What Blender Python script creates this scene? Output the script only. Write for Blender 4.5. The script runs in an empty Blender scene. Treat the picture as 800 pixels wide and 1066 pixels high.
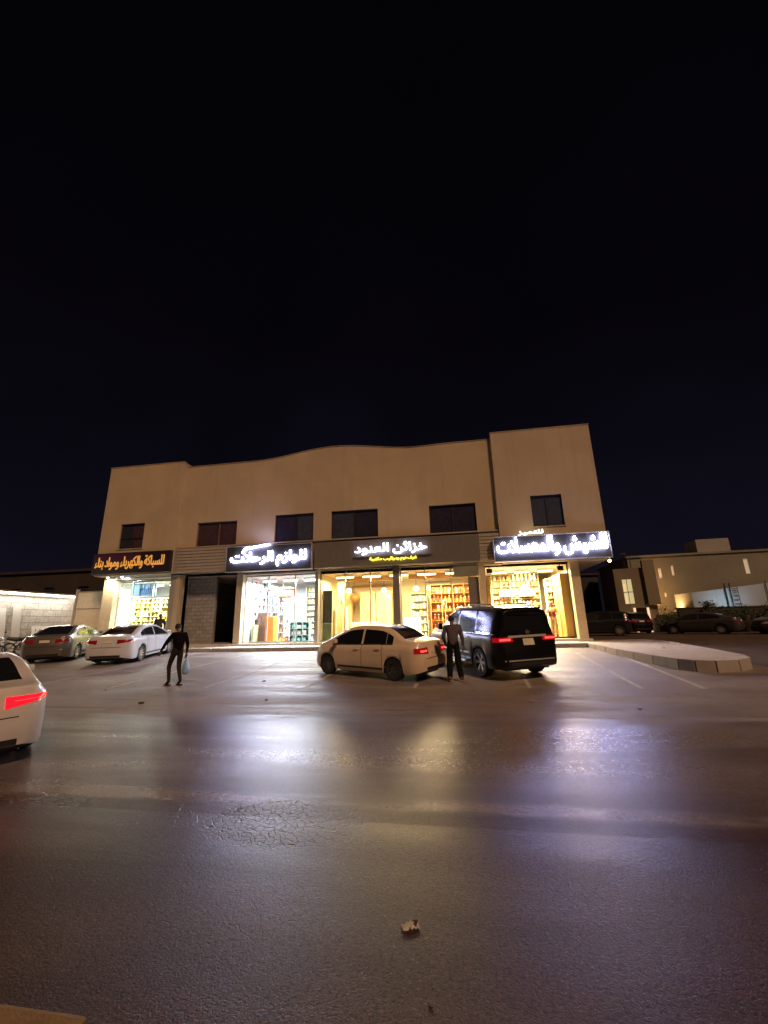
import bpy, bmesh, math, random
from mathutils import Vector, Matrix, noise
from mathutils.bvhtree import BVHTree
R = math.radians
random.seed(7)
scene = bpy.context.scene
col = scene.collection

# ------------------------------------------------------------------ helpers
def tag(o, label=None, cat=None, group=None, kind=None):
    if label: o['label'] = label
    if cat: o['category'] = cat
    if group: o['group'] = group
    if kind: o['kind'] = kind
    return o

def thing(name, label, cat, loc=(0, 0, 0), rz=0.0, group=None):
    o = bpy.data.objects.new(name, None)
    o.empty_display_size = .2
    col.objects.link(o)
    o.location = loc
    o.rotation_euler = (0, 0, rz)
    return tag(o, label, cat, group)

class MB:
    """collects shapes; build() links them as one mesh object"""
    def __init__(s):
        s.v = []; s.f = []; s.m = []
    def quad(s, a, b, c, d, m=0):
        n = len(s.v); s.v += [tuple(a), tuple(b), tuple(c), tuple(d)]; s.f.append((n, n+1, n+2, n+3)); s.m.append(m)
    def poly(s, pts, m=0):
        n = len(s.v); s.v += [tuple(p) for p in pts]; s.f.append(tuple(range(n, n+len(pts)))); s.m.append(m)
    def box(s, x0, x1, y0, y1, z0, z1, m=0):
        n = len(s.v)
        s.v += [(x0,y0,z0),(x1,y0,z0),(x1,y1,z0),(x0,y1,z0),(x0,y0,z1),(x1,y0,z1),(x1,y1,z1),(x0,y1,z1)]
        for f in ((0,3,2,1),(4,5,6,7),(0,1,5,4),(1,2,6,5),(2,3,7,6),(3,0,4,7)):
            s.f.append(tuple(n+i for i in f)); s.m.append(m)
    def tube(s, pts, r, n=8, m=0, cap=True):
        pts = [Vector(p) for p in pts]
        rs = r if isinstance(r, (list, tuple)) else [r]*len(pts)
        rings = []
        for i, p in enumerate(pts):
            d = (pts[min(i+1, len(pts)-1)] - pts[max(i-1, 0)])
            d = d.normalized() if d.length > 1e-9 else Vector((0,0,1))
            a = d.orthogonal().normalized(); b = d.cross(a)
            if i and rings:
                a = (prev - prev.dot(d)*d).normalized() if (prev - prev.dot(d)*d).length > 1e-6 else a
                b = d.cross(a)
            prev = a
            k = len(s.v)
            for j in range(n):
                t = 2*math.pi*j/n
                s.v.append(tuple(p + (a*math.cos(t)+b*math.sin(t))*rs[i]))
            rings.append(k)
        for i in range(len(rings)-1):
            for j in range(n):
                j2 = (j+1) % n
                s.f.append((rings[i]+j, rings[i]+j2, rings[i+1]+j2, rings[i+1]+j)); s.m.append(m)
        if cap:
            s.f.append(tuple(rings[0]+j for j in reversed(range(n)))); s.m.append(m)
            s.f.append(tuple(rings[-1]+j for j in range(n))); s.m.append(m)
    def lathe(s, prof, n=24, c=(0,0,0), axis='z', m=0):
        """prof list of (r, h)"""
        k = len(s.v)
        for r_, h in prof:
            for j in range(n):
                t = 2*math.pi*j/n
                a, b = r_*math.cos(t), r_*math.sin(t)
                if axis == 'z': p = (c[0]+a, c[1]+b, c[2]+h)
                elif axis == 'y': p = (c[0]+a, c[1]+h, c[2]+b)
                else: p = (c[0]+h, c[1]+a, c[2]+b)
                s.v.append(p)
        for i in range(len(prof)-1):
            for j in range(n):
                j2 = (j+1) % n
                s.f.append((k+i*n+j, k+i*n+j2, k+(i+1)*n+j2, k+(i+1)*n+j)); s.m.append(m)
    def ball(s, c, r, n=10, m=0):
        rx, ry, rz = (r, r, r) if not isinstance(r, (tuple, list)) else r
        k = len(s.v); h = n//2
        for i in range(h+1):
            ph = math.pi*i/h
            for j in range(n):
                t = 2*math.pi*j/n
                s.v.append((c[0]+rx*math.sin(ph)*math.cos(t), c[1]+ry*math.sin(ph)*math.sin(t), c[2]+rz*math.cos(ph)))
        for i in range(h):
            for j in range(n):
                j2 = (j+1) % n
                s.f.append((k+i*n+j, k+(i+1)*n+j, k+(i+1)*n+j2, k+i*n+j2)); s.m.append(m)
    def build(s, name, mats, parent=None, smooth=False, bevel=0, angle=40, weld=False):
        me = bpy.data.meshes.new(name)
        me.from_pydata(s.v, [], s.f)
        if not isinstance(mats, (list, tuple)): mats = [mats]
        for mt in mats: me.materials.append(mt)
        for p, mi in zip(me.polygons, s.m): p.material_index = mi
        bm = bmesh.new(); bm.from_mesh(me)
        if weld: bmesh.ops.remove_doubles(bm, verts=bm.verts, dist=1e-4)
        bmesh.ops.dissolve_degenerate(bm, edges=bm.edges, dist=1e-6)
        bmesh.ops.recalc_face_normals(bm, faces=bm.faces)
        if bevel:
            es = [e for e in bm.edges if len(e.link_faces) == 2 and e.calc_face_angle(0) > .6]
            bmesh.ops.bevel(bm, geom=es, offset=bevel, segments=2, profile=.6, affect='EDGES', clamp_overlap=True)
        bm.to_mesh(me); bm.free()
        if smooth:
            for p in me.polygons: p.use_smooth = True
            me.set_sharp_from_angle(angle=R(angle))
        o = bpy.data.objects.new(name, me); col.objects.link(o)
        if parent: o.parent = parent
        return o

# ------------------------------------------------------------------ materials
MATS = {}
def nt(name):
    m = bpy.data.materials.new(name); m.use_nodes = True
    n = m.node_tree; b = n.nodes['Principled BSDF']
    return m, n, b
def mat(name, c, rough=.6, metal=0, var=.12, scale=6, bump=0, emit=None, es=0, coat=0, spec=.5, bscale=60):
    if name in MATS: return MATS[name]
    m, n, b = nt(name)
    L = n.links.new
    b.inputs['Roughness'].default_value = rough
    b.inputs['Metallic'].default_value = metal
    b.inputs['Coat Weight'].default_value = coat
    b.inputs['Coat Roughness'].default_value = .04
    b.inputs['Specular IOR Level'].default_value = spec
    tc = n.nodes.new('ShaderNodeTexCoord')
    nz = n.nodes.new('ShaderNodeTexNoise'); nz.inputs['Scale'].default_value = scale; nz.inputs['Detail'].default_value = 6
    L(tc.outputs['Object'], nz.inputs['Vector'])
    mr = n.nodes.new('ShaderNodeMapRange'); mr.inputs[1].default_value = .3; mr.inputs[2].default_value = .7
    mr.inputs[3].default_value = 1-var; mr.inputs[4].default_value = 1+var
    L(nz.outputs['Fac'], mr.inputs[0])
    mx = n.nodes.new('ShaderNodeVectorMath'); mx.operation = 'SCALE'; mx.inputs[0].default_value = c
    L(mr.outputs[0], mx.inputs['Scale'])
    L(mx.outputs[0], b.inputs['Base Color'])
    if bump:
        nb = n.nodes.new('ShaderNodeTexNoise'); nb.inputs['Scale'].default_value = bscale; nb.inputs['Detail'].default_value = 4
        L(tc.outputs['Object'], nb.inputs['Vector'])
        bp = n.nodes.new('ShaderNodeBump'); bp.inputs['Strength'].default_value = bump; bp.inputs['Distance'].default_value = .01
        L(nb.outputs['Fac'], bp.inputs['Height']); L(bp.outputs[0], b.inputs['Normal'])
    if emit:
        b.inputs['Emission Color'].default_value = (*emit, 1); b.inputs['Emission Strength'].default_value = es
    MATS[name] = m
    return m

class G:
    """small node-graph helper"""
    def __init__(s, m): s.n = m.node_tree; s.L = s.n.links.new
    def val(s, sock, v):
        if isinstance(v, (int, float)): sock.default_value = v
        elif isinstance(v, (tuple, list)): sock.default_value = v
        else: s.L(v, sock)
    def math(s, op, a, b=0.0, c=None, clamp=False):
        k = s.n.nodes.new('ShaderNodeMath'); k.operation = op; k.use_clamp = clamp
        s.val(k.inputs[0], a); s.val(k.inputs[1], b)
        if c is not None: s.val(k.inputs[2], c)
        return k.outputs[0]
    def map(s, v, a, b, c=0.0, d=1.0, smooth=True):
        k = s.n.nodes.new('ShaderNodeMapRange'); k.interpolation_type = 'SMOOTHSTEP' if smooth else 'LINEAR'
        s.val(k.inputs[0], v)
        for i, x in enumerate((a, b, c, d)): s.val(k.inputs[i+1], x)
        return k.outputs[0]
    def mix(s, f, a, b):
        k = s.n.nodes.new('ShaderNodeMix'); k.data_type = 'RGBA'
        s.val(k.inputs[0], f)
        s.val(k.inputs[6], (*a, 1) if isinstance(a, tuple) and len(a) == 3 else a)
        s.val(k.inputs[7], (*b, 1) if isinstance(b, tuple) and len(b) == 3 else b)
        return k.outputs[2]
    def noise(s, vec, scale, detail=5, rough=.55, dist=0.0):
        k = s.n.nodes.new('ShaderNodeTexNoise'); s.L(vec, k.inputs['Vector'])
        k.inputs['Scale'].default_value = scale; k.inputs['Detail'].default_value = detail; k.inputs['Roughness'].default_value = rough
        k.inputs['Distortion'].default_value = dist
        return k.outputs['Fac']
    def vor(s, vec, scale, feature='F1'):
        k = s.n.nodes.new('ShaderNodeTexVoronoi'); k.feature = feature; s.L(vec, k.inputs['Vector']); k.inputs['Scale'].default_value = scale
        return k
    def scalev(s, vec, sc):
        k = s.n.nodes.new('ShaderNodeVectorMath'); k.operation = 'MULTIPLY'; s.L(vec, k.inputs[0]); k.inputs[1].default_value = sc
        return k.outputs[0]
    def pos(s):
        return s.n.nodes.new('ShaderNodeNewGeometry').outputs['Position']
    def xyz(s, v):
        k = s.n.nodes.new('ShaderNodeSeparateXYZ'); s.L(v, k.inputs[0]); return k.outputs
    def bump(s, h, strength, dist=.01):
        k = s.n.nodes.new('ShaderNodeBump'); s.L(h, k.inputs['Height']); k.inputs['Strength'].default_value = strength; k.inputs['Distance'].default_value = dist
        return k.outputs[0]

def blob(g, X, Y, cx, cy, rx, ry):
    dx = g.math('DIVIDE', g.math('SUBTRACT', X, cx), rx); dy = g.math('DIVIDE', g.math('SUBTRACT', Y, cy), ry)
    d = g.math('SQRT', g.math('ADD', g.math('MULTIPLY', dx, dx), g.math('MULTIPLY', dy, dy)))
    return g.map(d, 1.0, .45, 0, 1)

def road_mat():
    m, n, b = nt('asphalt_road'); g = G(m); P = g.pos(); X, Y, Z = g.xyz(P)
    fine = g.noise(P, 160, 3, .7); mid = g.noise(P, 18, 6); big = g.noise(g.scalev(P, (.35, 1.0, 1)), .9, 5, .55, .4)
    track_sheen = g.noise(g.scalev(P, (.14, 1.0, 1)), 1.1, 5, .6, .6)
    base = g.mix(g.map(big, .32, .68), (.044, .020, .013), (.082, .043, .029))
    base = g.mix(g.math('MULTIPLY', g.map(track_sheen, .35, .62, .25, .9), g.map(Y, 4.4, 5.6)), base, (.22, .185, .17))  # paler mid-road base: reflected shop light put into the asphalt colour
    v = g.vor(P, 70)
    grain = g.map(v.outputs['Distance'], .15, .5, 0, 1)
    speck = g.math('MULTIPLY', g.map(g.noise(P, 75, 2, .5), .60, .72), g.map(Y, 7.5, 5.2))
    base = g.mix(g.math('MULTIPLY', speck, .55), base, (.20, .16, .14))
    agg = g.noise(P, 42, 3, .7)
    base = g.mix(g.math('MULTIPLY', g.map(agg, .50, .36), .85), base, (.010, .007, .006))
    base = g.mix(g.math('MULTIPLY', g.map(agg, .60, .74), .6), base, (.17, .12, .10))
    # worn pale line along the carriageway
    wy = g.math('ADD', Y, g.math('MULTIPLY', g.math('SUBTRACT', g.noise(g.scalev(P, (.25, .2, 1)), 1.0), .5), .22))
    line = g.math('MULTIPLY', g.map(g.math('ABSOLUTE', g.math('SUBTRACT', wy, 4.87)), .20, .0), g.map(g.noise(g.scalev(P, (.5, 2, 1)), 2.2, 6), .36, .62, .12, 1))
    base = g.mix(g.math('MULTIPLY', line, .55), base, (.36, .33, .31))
    # dusty edge near the car park
    dust = g.math('MULTIPLY', g.map(Y, 7.5, 8.15), g.map(g.noise(g.scalev(P, (.5, 1.3, 1)), 1.4, 6), .35, .65, .15, 1))
    base = g.mix(g.math('MULTIPLY', dust, .9), base, (.20, .165, .142))
    clump = g.math('MULTIPLY', g.map(g.noise(g.scalev(P, (.35, 2.6, 1)), 2.2, 7, .7, 1.2), .60, .68), g.map(g.math('ABSOLUTE', g.math('SUBTRACT', Y, 7.5)), .9, .2))
    base = g.mix(g.math('MULTIPLY', clump, .7), base, (.05, .038, .032))
    # alligator cracks
    wv = n.nodes.new('ShaderNodeVectorMath'); wv.operation = 'ADD'
    nn = n.nodes.new('ShaderNodeTexNoise'); nn.inputs['Scale'].default_value = 5; g.L(P, nn.inputs['Vector'])
    sc = n.nodes.new('ShaderNodeVectorMath'); sc.operation = 'SCALE'; g.L(nn.outputs['Color'], sc.inputs[0]); sc.inputs['Scale'].default_value = .10
    g.L(P, wv.inputs[0]); g.L(sc.outputs[0], wv.inputs[1])
    ve = g.vor(wv.outputs[0], 15, 'DISTANCE_TO_EDGE').outputs['Distance']
    ve2 = g.vor(wv.outputs[0], 4, 'DISTANCE_TO_EDGE').outputs['Distance']
    mask = g.math('MAXIMUM', blob(g, X, Y, -1.75, 4.4, .95, .55), g.math('MULTIPLY', blob(g, X, Y, -4.7, 4.5, 1.1, .3), .45))
    mask = g.math('MAXIMUM', mask, g.math('MULTIPLY', blob(g, X, Y, -.85, 3.6, 1.3, .7), .07))
    mask = g.math('MULTIPLY', g.map(mask, 0, .5), g.map(mid, .35, .5, .4, 1))
    cr = g.math('MULTIPLY', g.map(ve, .09, .01), mask)
    cr = g.math('MAXIMUM', cr, g.math('MULTIPLY', g.map(ve2, .010, .0), g.math('MULTIPLY', g.map(big, .5, .65), .7)))
    base = g.mix(cr, base, (.003, .002, .002))
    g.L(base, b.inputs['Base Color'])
    r = g.map(track_sheen, .35, .65, .37, .27)
    r = g.math('ADD', r, g.math('MULTIPLY', dust, .25))
    r = g.math('ADD', r, g.map(Y, 4.6, 3.4, 0, .12))
    r = g.math('SUBTRACT', r, g.math('MULTIPLY', line, .14))
    r = g.math('ADD', r, g.math('MULTIPLY', g.math('SUBTRACT', mid, .5), .2))
    g.L(r, b.inputs['Roughness'])
    b.inputs['Specular IOR Level'].default_value = .5
    h = g.math('ADD', g.math('ADD', g.math('MULTIPLY', grain, .45), g.math('MULTIPLY', agg, 1.2)), g.math('ADD', g.math('MULTIPLY', fine, .35), g.math('MULTIPLY', cr, -4)))
    g.L(g.bump(h, .32, .006), b.inputs['Normal'])
    return m

def lot_mat():
    m, n, b = nt('dusty_asphalt'); g = G(m); P = g.pos(); X, Y, Z = g.xyz(P)
    big = g.noise(g.scalev(P, (.6, 1, 1)), .7, 6, .6, .5); mid = g.noise(P, 6, 6, .6); fine = g.noise(P, 70, 3)
    sm = g.noise(g.scalev(P, (.16, 1.3, 1)), 1.1, 6, .6, .6)
    base = g.mix(g.map(big, .35, .65), (.15, .122, .110), (.23, .192, .168))
    base = g.mix(g.map(sm, .48, .66, 0, .6), base, (.28, .24, .21))
    base = g.mix(g.map(mid, .58, .70, 0, .5), base, (.04, .033, .029))
    # silt along the gutter
    gut = g.map(g.math('ABSOLUTE', g.math('SUBTRACT', Y, g.math('ADD', 8.5, g.math('MULTIPLY', g.noise(P, .8), .8)))), .8, .1)
    base = g.mix(g.math('MULTIPLY', gut, .45), base, (.21, .175, .15))
    # tyre scuffs along the lot edge
    sk = g.noise(g.scalev(P, (.12, 7, 1)), 1.4, 4, .6, .8)
    base = g.mix(g.math('MULTIPLY', g.map(sk, .58, .66, 0, .8), g.map(Y, 10.5, 8.5)), base, (.028, .023, .02))
    # oil spots
    ov = g.vor(P, .45).outputs['Distance']
    base = g.mix(g.map(g.math('ADD', ov, g.math('MULTIPLY', mid, .25)), .26, .16, 0, .6), base, (.02, .017, .015))
    base = g.mix(g.map(fine, .62, .75, 0, .3), base, (.26, .22, .19))
    g.L(base, b.inputs['Base Color'])
    g.L(g.math('ADD', g.map(sm, .4, .65, .50, .66), g.math('MULTIPLY', g.math('SUBTRACT', mid, .5), .25)), b.inputs['Roughness'])
    g.L(g.bump(g.math('ADD', fine, g.math('MULTIPLY', mid, 1.5)), .35, .008), b.inputs['Normal'])
    return m

def dirt_mat():
    m, n, b = nt('dry_dirt'); g = G(m); P = g.pos()
    base = g.mix(g.map(g.noise(P, .6, 8, .6), .35, .65), (.05, .031, .022), (.085, .055, .038))
    base = g.mix(g.map(g.noise(P, 9, 6, .6), .5, .7, 0, .6), base, (.05, .035, .026))
    g.L(base, b.inputs['Base Color']); b.inputs['Roughness'].default_value = .95
    g.L(g.bump(g.noise(P, 30, 6), .5, .02), b.inputs['Normal'])
    return m

def plaster(name, c, c2, streak=.16):
    m, n, b = nt(name); g = G(m); P = g.pos(); X, Y, Z = g.xyz(P)
    f = g.map(g.noise(P, .45, 6, .6, .3), .3, .7)
    base = g.mix(f, c, c2)
    st = g.noise(g.scalev(P, (2.4, 2.4, .12)), 1.2, 6, .6)
    base = g.mix(g.math('MULTIPLY', g.map(st, .5, .72), streak), base, tuple(v*.62 for v in c))
    g.L(base, b.inputs['Base Color']); b.inputs['Roughness'].default_value = .85
    g.L(g.bump(g.noise(P, 40, 5, .6), .25, .006), b.inputs['Normal'])
    return m

def block_mat(name, c, c2, mortar, w=.4, h=.2, rough=.9, axis='x'):
    m, n, b = nt(name); g = G(m); P = g.pos(); X, Y, Z = g.xyz(P)
    cb = n.nodes.new('ShaderNodeCombineXYZ'); g.L(X if axis == 'x' else (Y if axis == 'y' else g.math('ADD', X, Y)), cb.inputs[0]); g.L(Z, cb.inputs[1])
    br = n.nodes.new('ShaderNodeTexBrick'); g.L(cb.outputs[0], br.inputs['Vector'])
    br.inputs['Scale'].default_value = 1; br.inputs['Brick Width'].default_value = w; br.inputs['Row Height'].default_value = h
    br.inputs['Mortar Size'].default_value = .012; br.inputs['Mortar Smooth'].default_value = .3; br.inputs['Bias'].default_value = .1
    br.inputs['Color1'].default_value = (*c, 1); br.inputs['Color2'].default_value = (*c2, 1); br.inputs['Mortar'].default_value = (*mortar, 1)
    base = g.mix(g.map(g.noise(P, 5, 6, .6), .35, .7, 0, .5), br.outputs['Color'], tuple(v*.6 for v in c))
    g.L(base, b.inputs['Base Color']); b.inputs['Roughness'].default_value = rough
    h_ = g.math('ADD', g.math('MULTIPLY', br.outputs['Fac'], -1), g.math('MULTIPLY', g.noise(P, 25, 5), .4))
    g.L(g.bump(h_, .8, .02), b.inputs['Normal'])
    return m

def thin_glass(name, tint=(.95, .97, .96), refl=.08):
    m = bpy.data.materials.new(name); m.use_nodes = True; n = m.node_tree; n.nodes.clear()
    out = n.nodes.new('ShaderNodeOutputMaterial'); t = n.nodes.new('ShaderNodeBsdfTransparent'); t.inputs[0].default_value = (*tint, 1)
    gl = n.nodes.new('ShaderNodeBsdfGlossy'); gl.inputs['Roughness'].default_value = .03
    fr = n.nodes.new('ShaderNodeFresnel'); fr.inputs[0].default_value = 1.45
    mx = n.nodes.new('ShaderNodeMixShader')
    n.links.new(fr.outputs[0], mx.inputs[0]); n.links.new(t.outputs[0], mx.inputs[1]); n.links.new(gl.outputs[0], mx.inputs[2]); n.links.new(mx.outputs[0], out.inputs[0])
    return m

def emis(name, c, s):
    return mat(name, tuple(min(1, v)*.8 for v in c), .5, emit=c, es=s, var=.02)

M = dict(
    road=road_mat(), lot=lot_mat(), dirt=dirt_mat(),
    plaster=plaster('tan_plaster', (.43, .335, .215), (.50, .39, .25)),
    plaster2=plaster('pale_plaster', (.42, .335, .225), (.48, .385, .26)),
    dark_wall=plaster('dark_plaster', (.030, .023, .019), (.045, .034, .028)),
    villa=plaster('villa_plaster', (.20, .19, .15), (.25, .235, .185)),
    villa2=plaster('grey_villa_plaster', (.30, .29, .27), (.38, .36, .33)),
    soffit=plaster('soffit_paint', (.55, .48, .40), (.62, .55, .47)),
    concrete=plaster('concrete', (.30, .26, .22), (.40, .35, .30), .5),
    paving=block_mat('paving', (.38, .34, .29), (.44, .39, .33), (.18, .16, .13), .4, .4),
    blocks=block_mat('cement_blocks', (.25, .24, .22), (.34, .32, .29), (.14, .13, .12), .4, .2, axis='xy'),
    stone=block_mat('pale_stone', (.50, .47, .42), (.62, .59, .53), (.16, .14, .12), .9, .42, axis='y'),
    white_line=mat('worn_white_paint', (.42, .39, .34), .7, var=.35, scale=9),
    alu=mat('aluminium', (.62, .60, .55), .35, .6, var=.05),
    alu_dark=mat('dark_frame', (.03, .028, .03), .4, .3),
    tan_clad=mat('tan_cladding', (.55, .44, .28), .4, var=.08),
    grey_clad=mat('grey_cladding', (.20, .18, .155), .45, .2, var=.08),
    beige_clad=mat('beige_cladding', (.36, .31, .25), .5, var=.08),
    lilac=mat('lilac_panel', (.020, .018, .010), .6, var=.05),
    white_panel=mat('white_panel', (.018, .016, .009), .6, var=.05),
    black_panel=mat('black_panel', (.02, .012, .018), .35, var=.3, scale=2),
    maroon_panel=mat('maroon_panel', (.06, .012, .045), .4, var=.3, scale=2),
    pane=mat('night_pane', (.030, .027, .046), .08, var=.2, spec=.8),
    pane2=mat('bluegrey_pane', (.048, .055, .078), .12, var=.2),
    pane3=mat('brown_pane', (.060, .034, .040), .15, var=.2),
    white_wall=mat('shop_white_wall', (.80, .80, .78), .6, var=.04),
    warm_wall=mat('shop_warm_wall', (.80, .68, .44), .6, var=.06),
    tile=mat('shop_floor_tile', (.60, .56, .50), .2, var=.08),
    glass=thin_glass('shop_glass'),
    led_white=emis('led_white', (.50, .52, 1.0), 78.0),
    led_white_s=emis('led_white_soft', (.75, .78, 1.0), 7.0),
    led_white_b=emis('led_white_bright', (.50, .52, 1.0), 88.0),
    led_amber=emis('led_amber', (1.0, .50, .10), .42),
    led_yellow=emis('led_yellow', (1.0, .85, .08), 2.5),
    tube_cool=emis('lamp_cool', (.85, .95, 1.0), 12),
    tube_warm=emis('lamp_warm', (1.0, .72, .30), 10),
    bulb_warm=emis('bulb_warm', (1.0, .86, .50), 16),
    bulb_yellow=emis('bulb_yellow', (1.0, .85, .30), 14),
    strip=emis('led_strip', (1.0, .93, .75), 14),
    tyre=mat('tyre_rubber', (.016, .015, .014), .85, var=.3, bump=.2),
    rim=mat('alloy', (.55, .54, .52), .3, .8, var=.05),
    rim_dark=mat('dark_alloy', (.10, .10, .10), .35, .7, var=.05),
    carglass=mat('car_glass', (.010, .011, .013), .10, var=.1, spec=.3),
    chrome=mat('chrome', (.75, .75, .74), .12, 1, var=.02),
    trim=mat('black_trim', (.015, .014, .014), .5, var=.1),
    tail=mat('tail_lens', (.16, .006, .008), .15, var=.15, emit=(1, .02, .03), es=.06, coat=1),
    tail_on=mat('tail_lit', (.3, .004, .008), .15, var=.05, emit=(1, .008, .02), es=1.6),
    tail_mid=mat('tail_half_lit', (.25, .004, .008), .15, var=.05, emit=(1, .006, .02), es=.3),
    tail_dim=mat('tail_dim', (.22, .006, .01), .15, var=.05, emit=(1, .01, .02), es=.14),
    tail_bulb=mat('tail_bulb', (.6, .1, .1), .3, emit=(1, .10, .08), es=1.1),
    head=mat('head_lens', (.45, .48, .55), .08, .3, var=.2, coat=1),
    plate=mat('plate', (.62, .58, .42), .4, var=.1),
    skin=mat('skin', (.15, .08, .05), .55, var=.08),
    hair=mat('hair', (.012, .010, .009), .7, var=.2, bump=.3),
)

# ------------------------------------------------------------------ ground
def gz(y):
    return -.33+.75*min(1, max(0, (y-4.5)/14.5))
KERB_TOP = .57; FLOOR = .68

def sheet(name, x0, x1, ys, off, m, nx=1):
    mb = MB()
    for i in range(len(ys)-1):
        for k in range(nx):
            a = x0+(x1-x0)*k/nx; c = x0+(x1-x0)*(k+1)/nx
            mb.quad((a, ys[i], gz(ys[i])+off), (c, ys[i], gz(ys[i])+off), (c, ys[i+1], gz(ys[i+1])+off), (a, ys[i+1], gz(ys[i+1])+off))
    o = mb.build(name, m, weld=True); return tag(o, kind='structure')
sheet('ground', -400, 400, [-300, 0, 4.5, 8.2, 19, 60, 700], -.010, M['dirt'])
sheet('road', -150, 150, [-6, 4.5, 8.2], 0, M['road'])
sheet('parking_lot', -60, 60, [8.2, 12.4], 0, M['lot'])
sheet('parking_lot', -60, 8.3, [12.4, 15, 17, 19.0], 0, M['lot'])

def marking(name, x0, y0, x1, y1, w):
    mb = MB(); n = 14
    for i in range(n):
        a, c = i/n, (i+1)/n
        xa, ya, xc, yc = x0+(x1-x0)*a, y0+(y1-y0)*a, x0+(x1-x0)*c, y0+(y1-y0)*c
        jw = w*random.uniform(.75, 1)
        if random.random() < .07: continue
        mb.quad((xa-jw/2, ya, gz(ya)+.005), (xa+jw/2, ya, gz(ya)+.005), (xc+jw/2, yc, gz(yc)+.005), (xc-jw/2, yc, gz(yc)+.005))
    return tag(mb.build(name, M['white_line']), kind='structure')
for i, xx in enumerate((-12.2, -9.4, -6.62, -3.85, -1.1, 1.6, 3.98, 5.25)):
    y1 = 18.6 if xx < 5 else 15.0
    if xx in (3.98, 5.25): y1 = 17.2
    marking('parking_line', xx-.02, 10.7, xx+.3, y1, .11)
marking('parking_line', 1.7, 10.75, 5.4, 10.78, .01)

# raised pavement in front of the shops and its rounded nose on the right
def slab(name, outline, z0f, z1f, m):
    mb = MB(); n = len(outline)
    for i in range(n):
        (xa, ya), (xb, yb) = outline[i], outline[(i+1) % n]
        mb.quad((xa, ya, z0f(ya)), (xb, yb, z0f(yb)), (xb, yb, z1f(yb)), (xa, ya, z1f(ya)))
    mb.poly([(x, y, z1f(y)) for x, y in outline])
    return tag(mb.build(name, m, weld=True, bevel=0), kind='structure')
def zt_slab(y): return .57 - max(0, 18.8-y)*.030
slab('pavement', [(-21.5, 18.98), (5.25, 18.98), (5.25, 21.6), (-21.5, 21.6)], lambda y: gz(y)-.05, lambda y: KERB_TOP, M['paving'])
nose = [(5.255, 18.98), (5.45, 16.2), (5.75, 14.2), (5.98, 13.25), (6.2, 12.92), (6.6, 12.78), (7.2, 12.92), (7.72, 13.35), (7.98, 14.0), (8.2, 16), (8.5, 21.6), (5.255, 21.6)]
slab('raised_pavement', nose, lambda y: gz(y)-.05, zt_slab, M['concrete'])
# kerb stones
mb = MB(); x = -21.5
while x < 5.1:
    w = min(.98, 5.22-x); mb.box(x+.006, x+w-.006, 18.82, 18.975, .28, .575+random.uniform(-.004, .004)); x += 1.0
tag(mb.build('kerb', M['concrete'], bevel=.012), kind='structure')
mb = MB(); pts = nose[:11]
for i in range(len(pts)-1):
    a = Vector(pts[i]); b = Vector(pts[i+1]); L = (b-a).length; k = max(1, round(L/.95))
    for j in range(k):
        p = a.lerp(b, j/k+.006); q = a.lerp(b, (j+1)/k-.006); nn = Vector(((q-p).y, -(q-p).x)).normalized()
        if nn.dot(Vector((6.8, 16))-p) > 0: nn = -nn
        o1, i1, o2, i2 = p+nn*.06, p-nn*.10, q+nn*.06, q-nn*.10
        if i == len(pts)-2 and False: continue
        za, zb = gz(p.y)-.04, gz(q.y)-.04; ta, tb = zt_slab(p.y)+.006, zt_slab(q.y)+.006
        V = [(o1.x, o1.y, za), (o2.x, o2.y, zb), (i2.x, i2.y, zb), (i1.x, i1.y, za), (o1.x, o1.y, ta), (o2.x, o2.y, tb), (i2.x, i2.y, tb), (i1.x, i1.y, ta)]
        n0 = len(mb.v); mb.v += V
        for f in ((0,3,2,1),(4,5,6,7),(0,1,5,4),(1,2,6,5),(2,3,7,6),(3,0,4,7)):
            mb.f.append(tuple(n0+t for t in f)); mb.m.append(0)
tag(mb.build('kerb', M['concrete'], bevel=.012), kind='structure')
# near kerb whose corner shows at the bottom left
mb = MB(); mb.box(-9, -1.85, -.6, 2.26, -.4, -.27)
tag(mb.build('pavement', mat('ochre_paving', (.20, .12, .035), .8, var=.2, bump=.4), bevel=.03), kind='structure')

# ------------------------------------------------------------------ Arabic lettering
AR = {'ء': (0xFE80, 1), 'آ': (0xFE81, 2), 'أ': (0xFE83, 2), 'ئ': (0xFE89, 4), 'ا': (0xFE8D, 2), 'ب': (0xFE8F, 4), 'ة': (0xFE93, 2), 'ت': (0xFE95, 4), 'ج': (0xFE9D, 4),
      'ح': (0xFEA1, 4), 'خ': (0xFEA5, 4), 'د': (0xFEA9, 2), 'ر': (0xFEAD, 2), 'ز': (0xFEAF, 2), 'س': (0xFEB1, 4), 'ش': (0xFEB5, 4), 'ص': (0xFEB9, 4), 'ط': (0xFEC1, 4),
      'ع': (0xFEC9, 4), 'غ': (0xFECD, 4), 'ف': (0xFED1, 4), 'ق': (0xFED5, 4), 'ك': (0xFED9, 4), 'ل': (0xFEDD, 4), 'م': (0xFEE1, 4), 'ن': (0xFEE5, 4), 'ه': (0xFEE9, 4),
      'و': (0xFEED, 2), 'ي': (0xFEF1, 4)}
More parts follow.
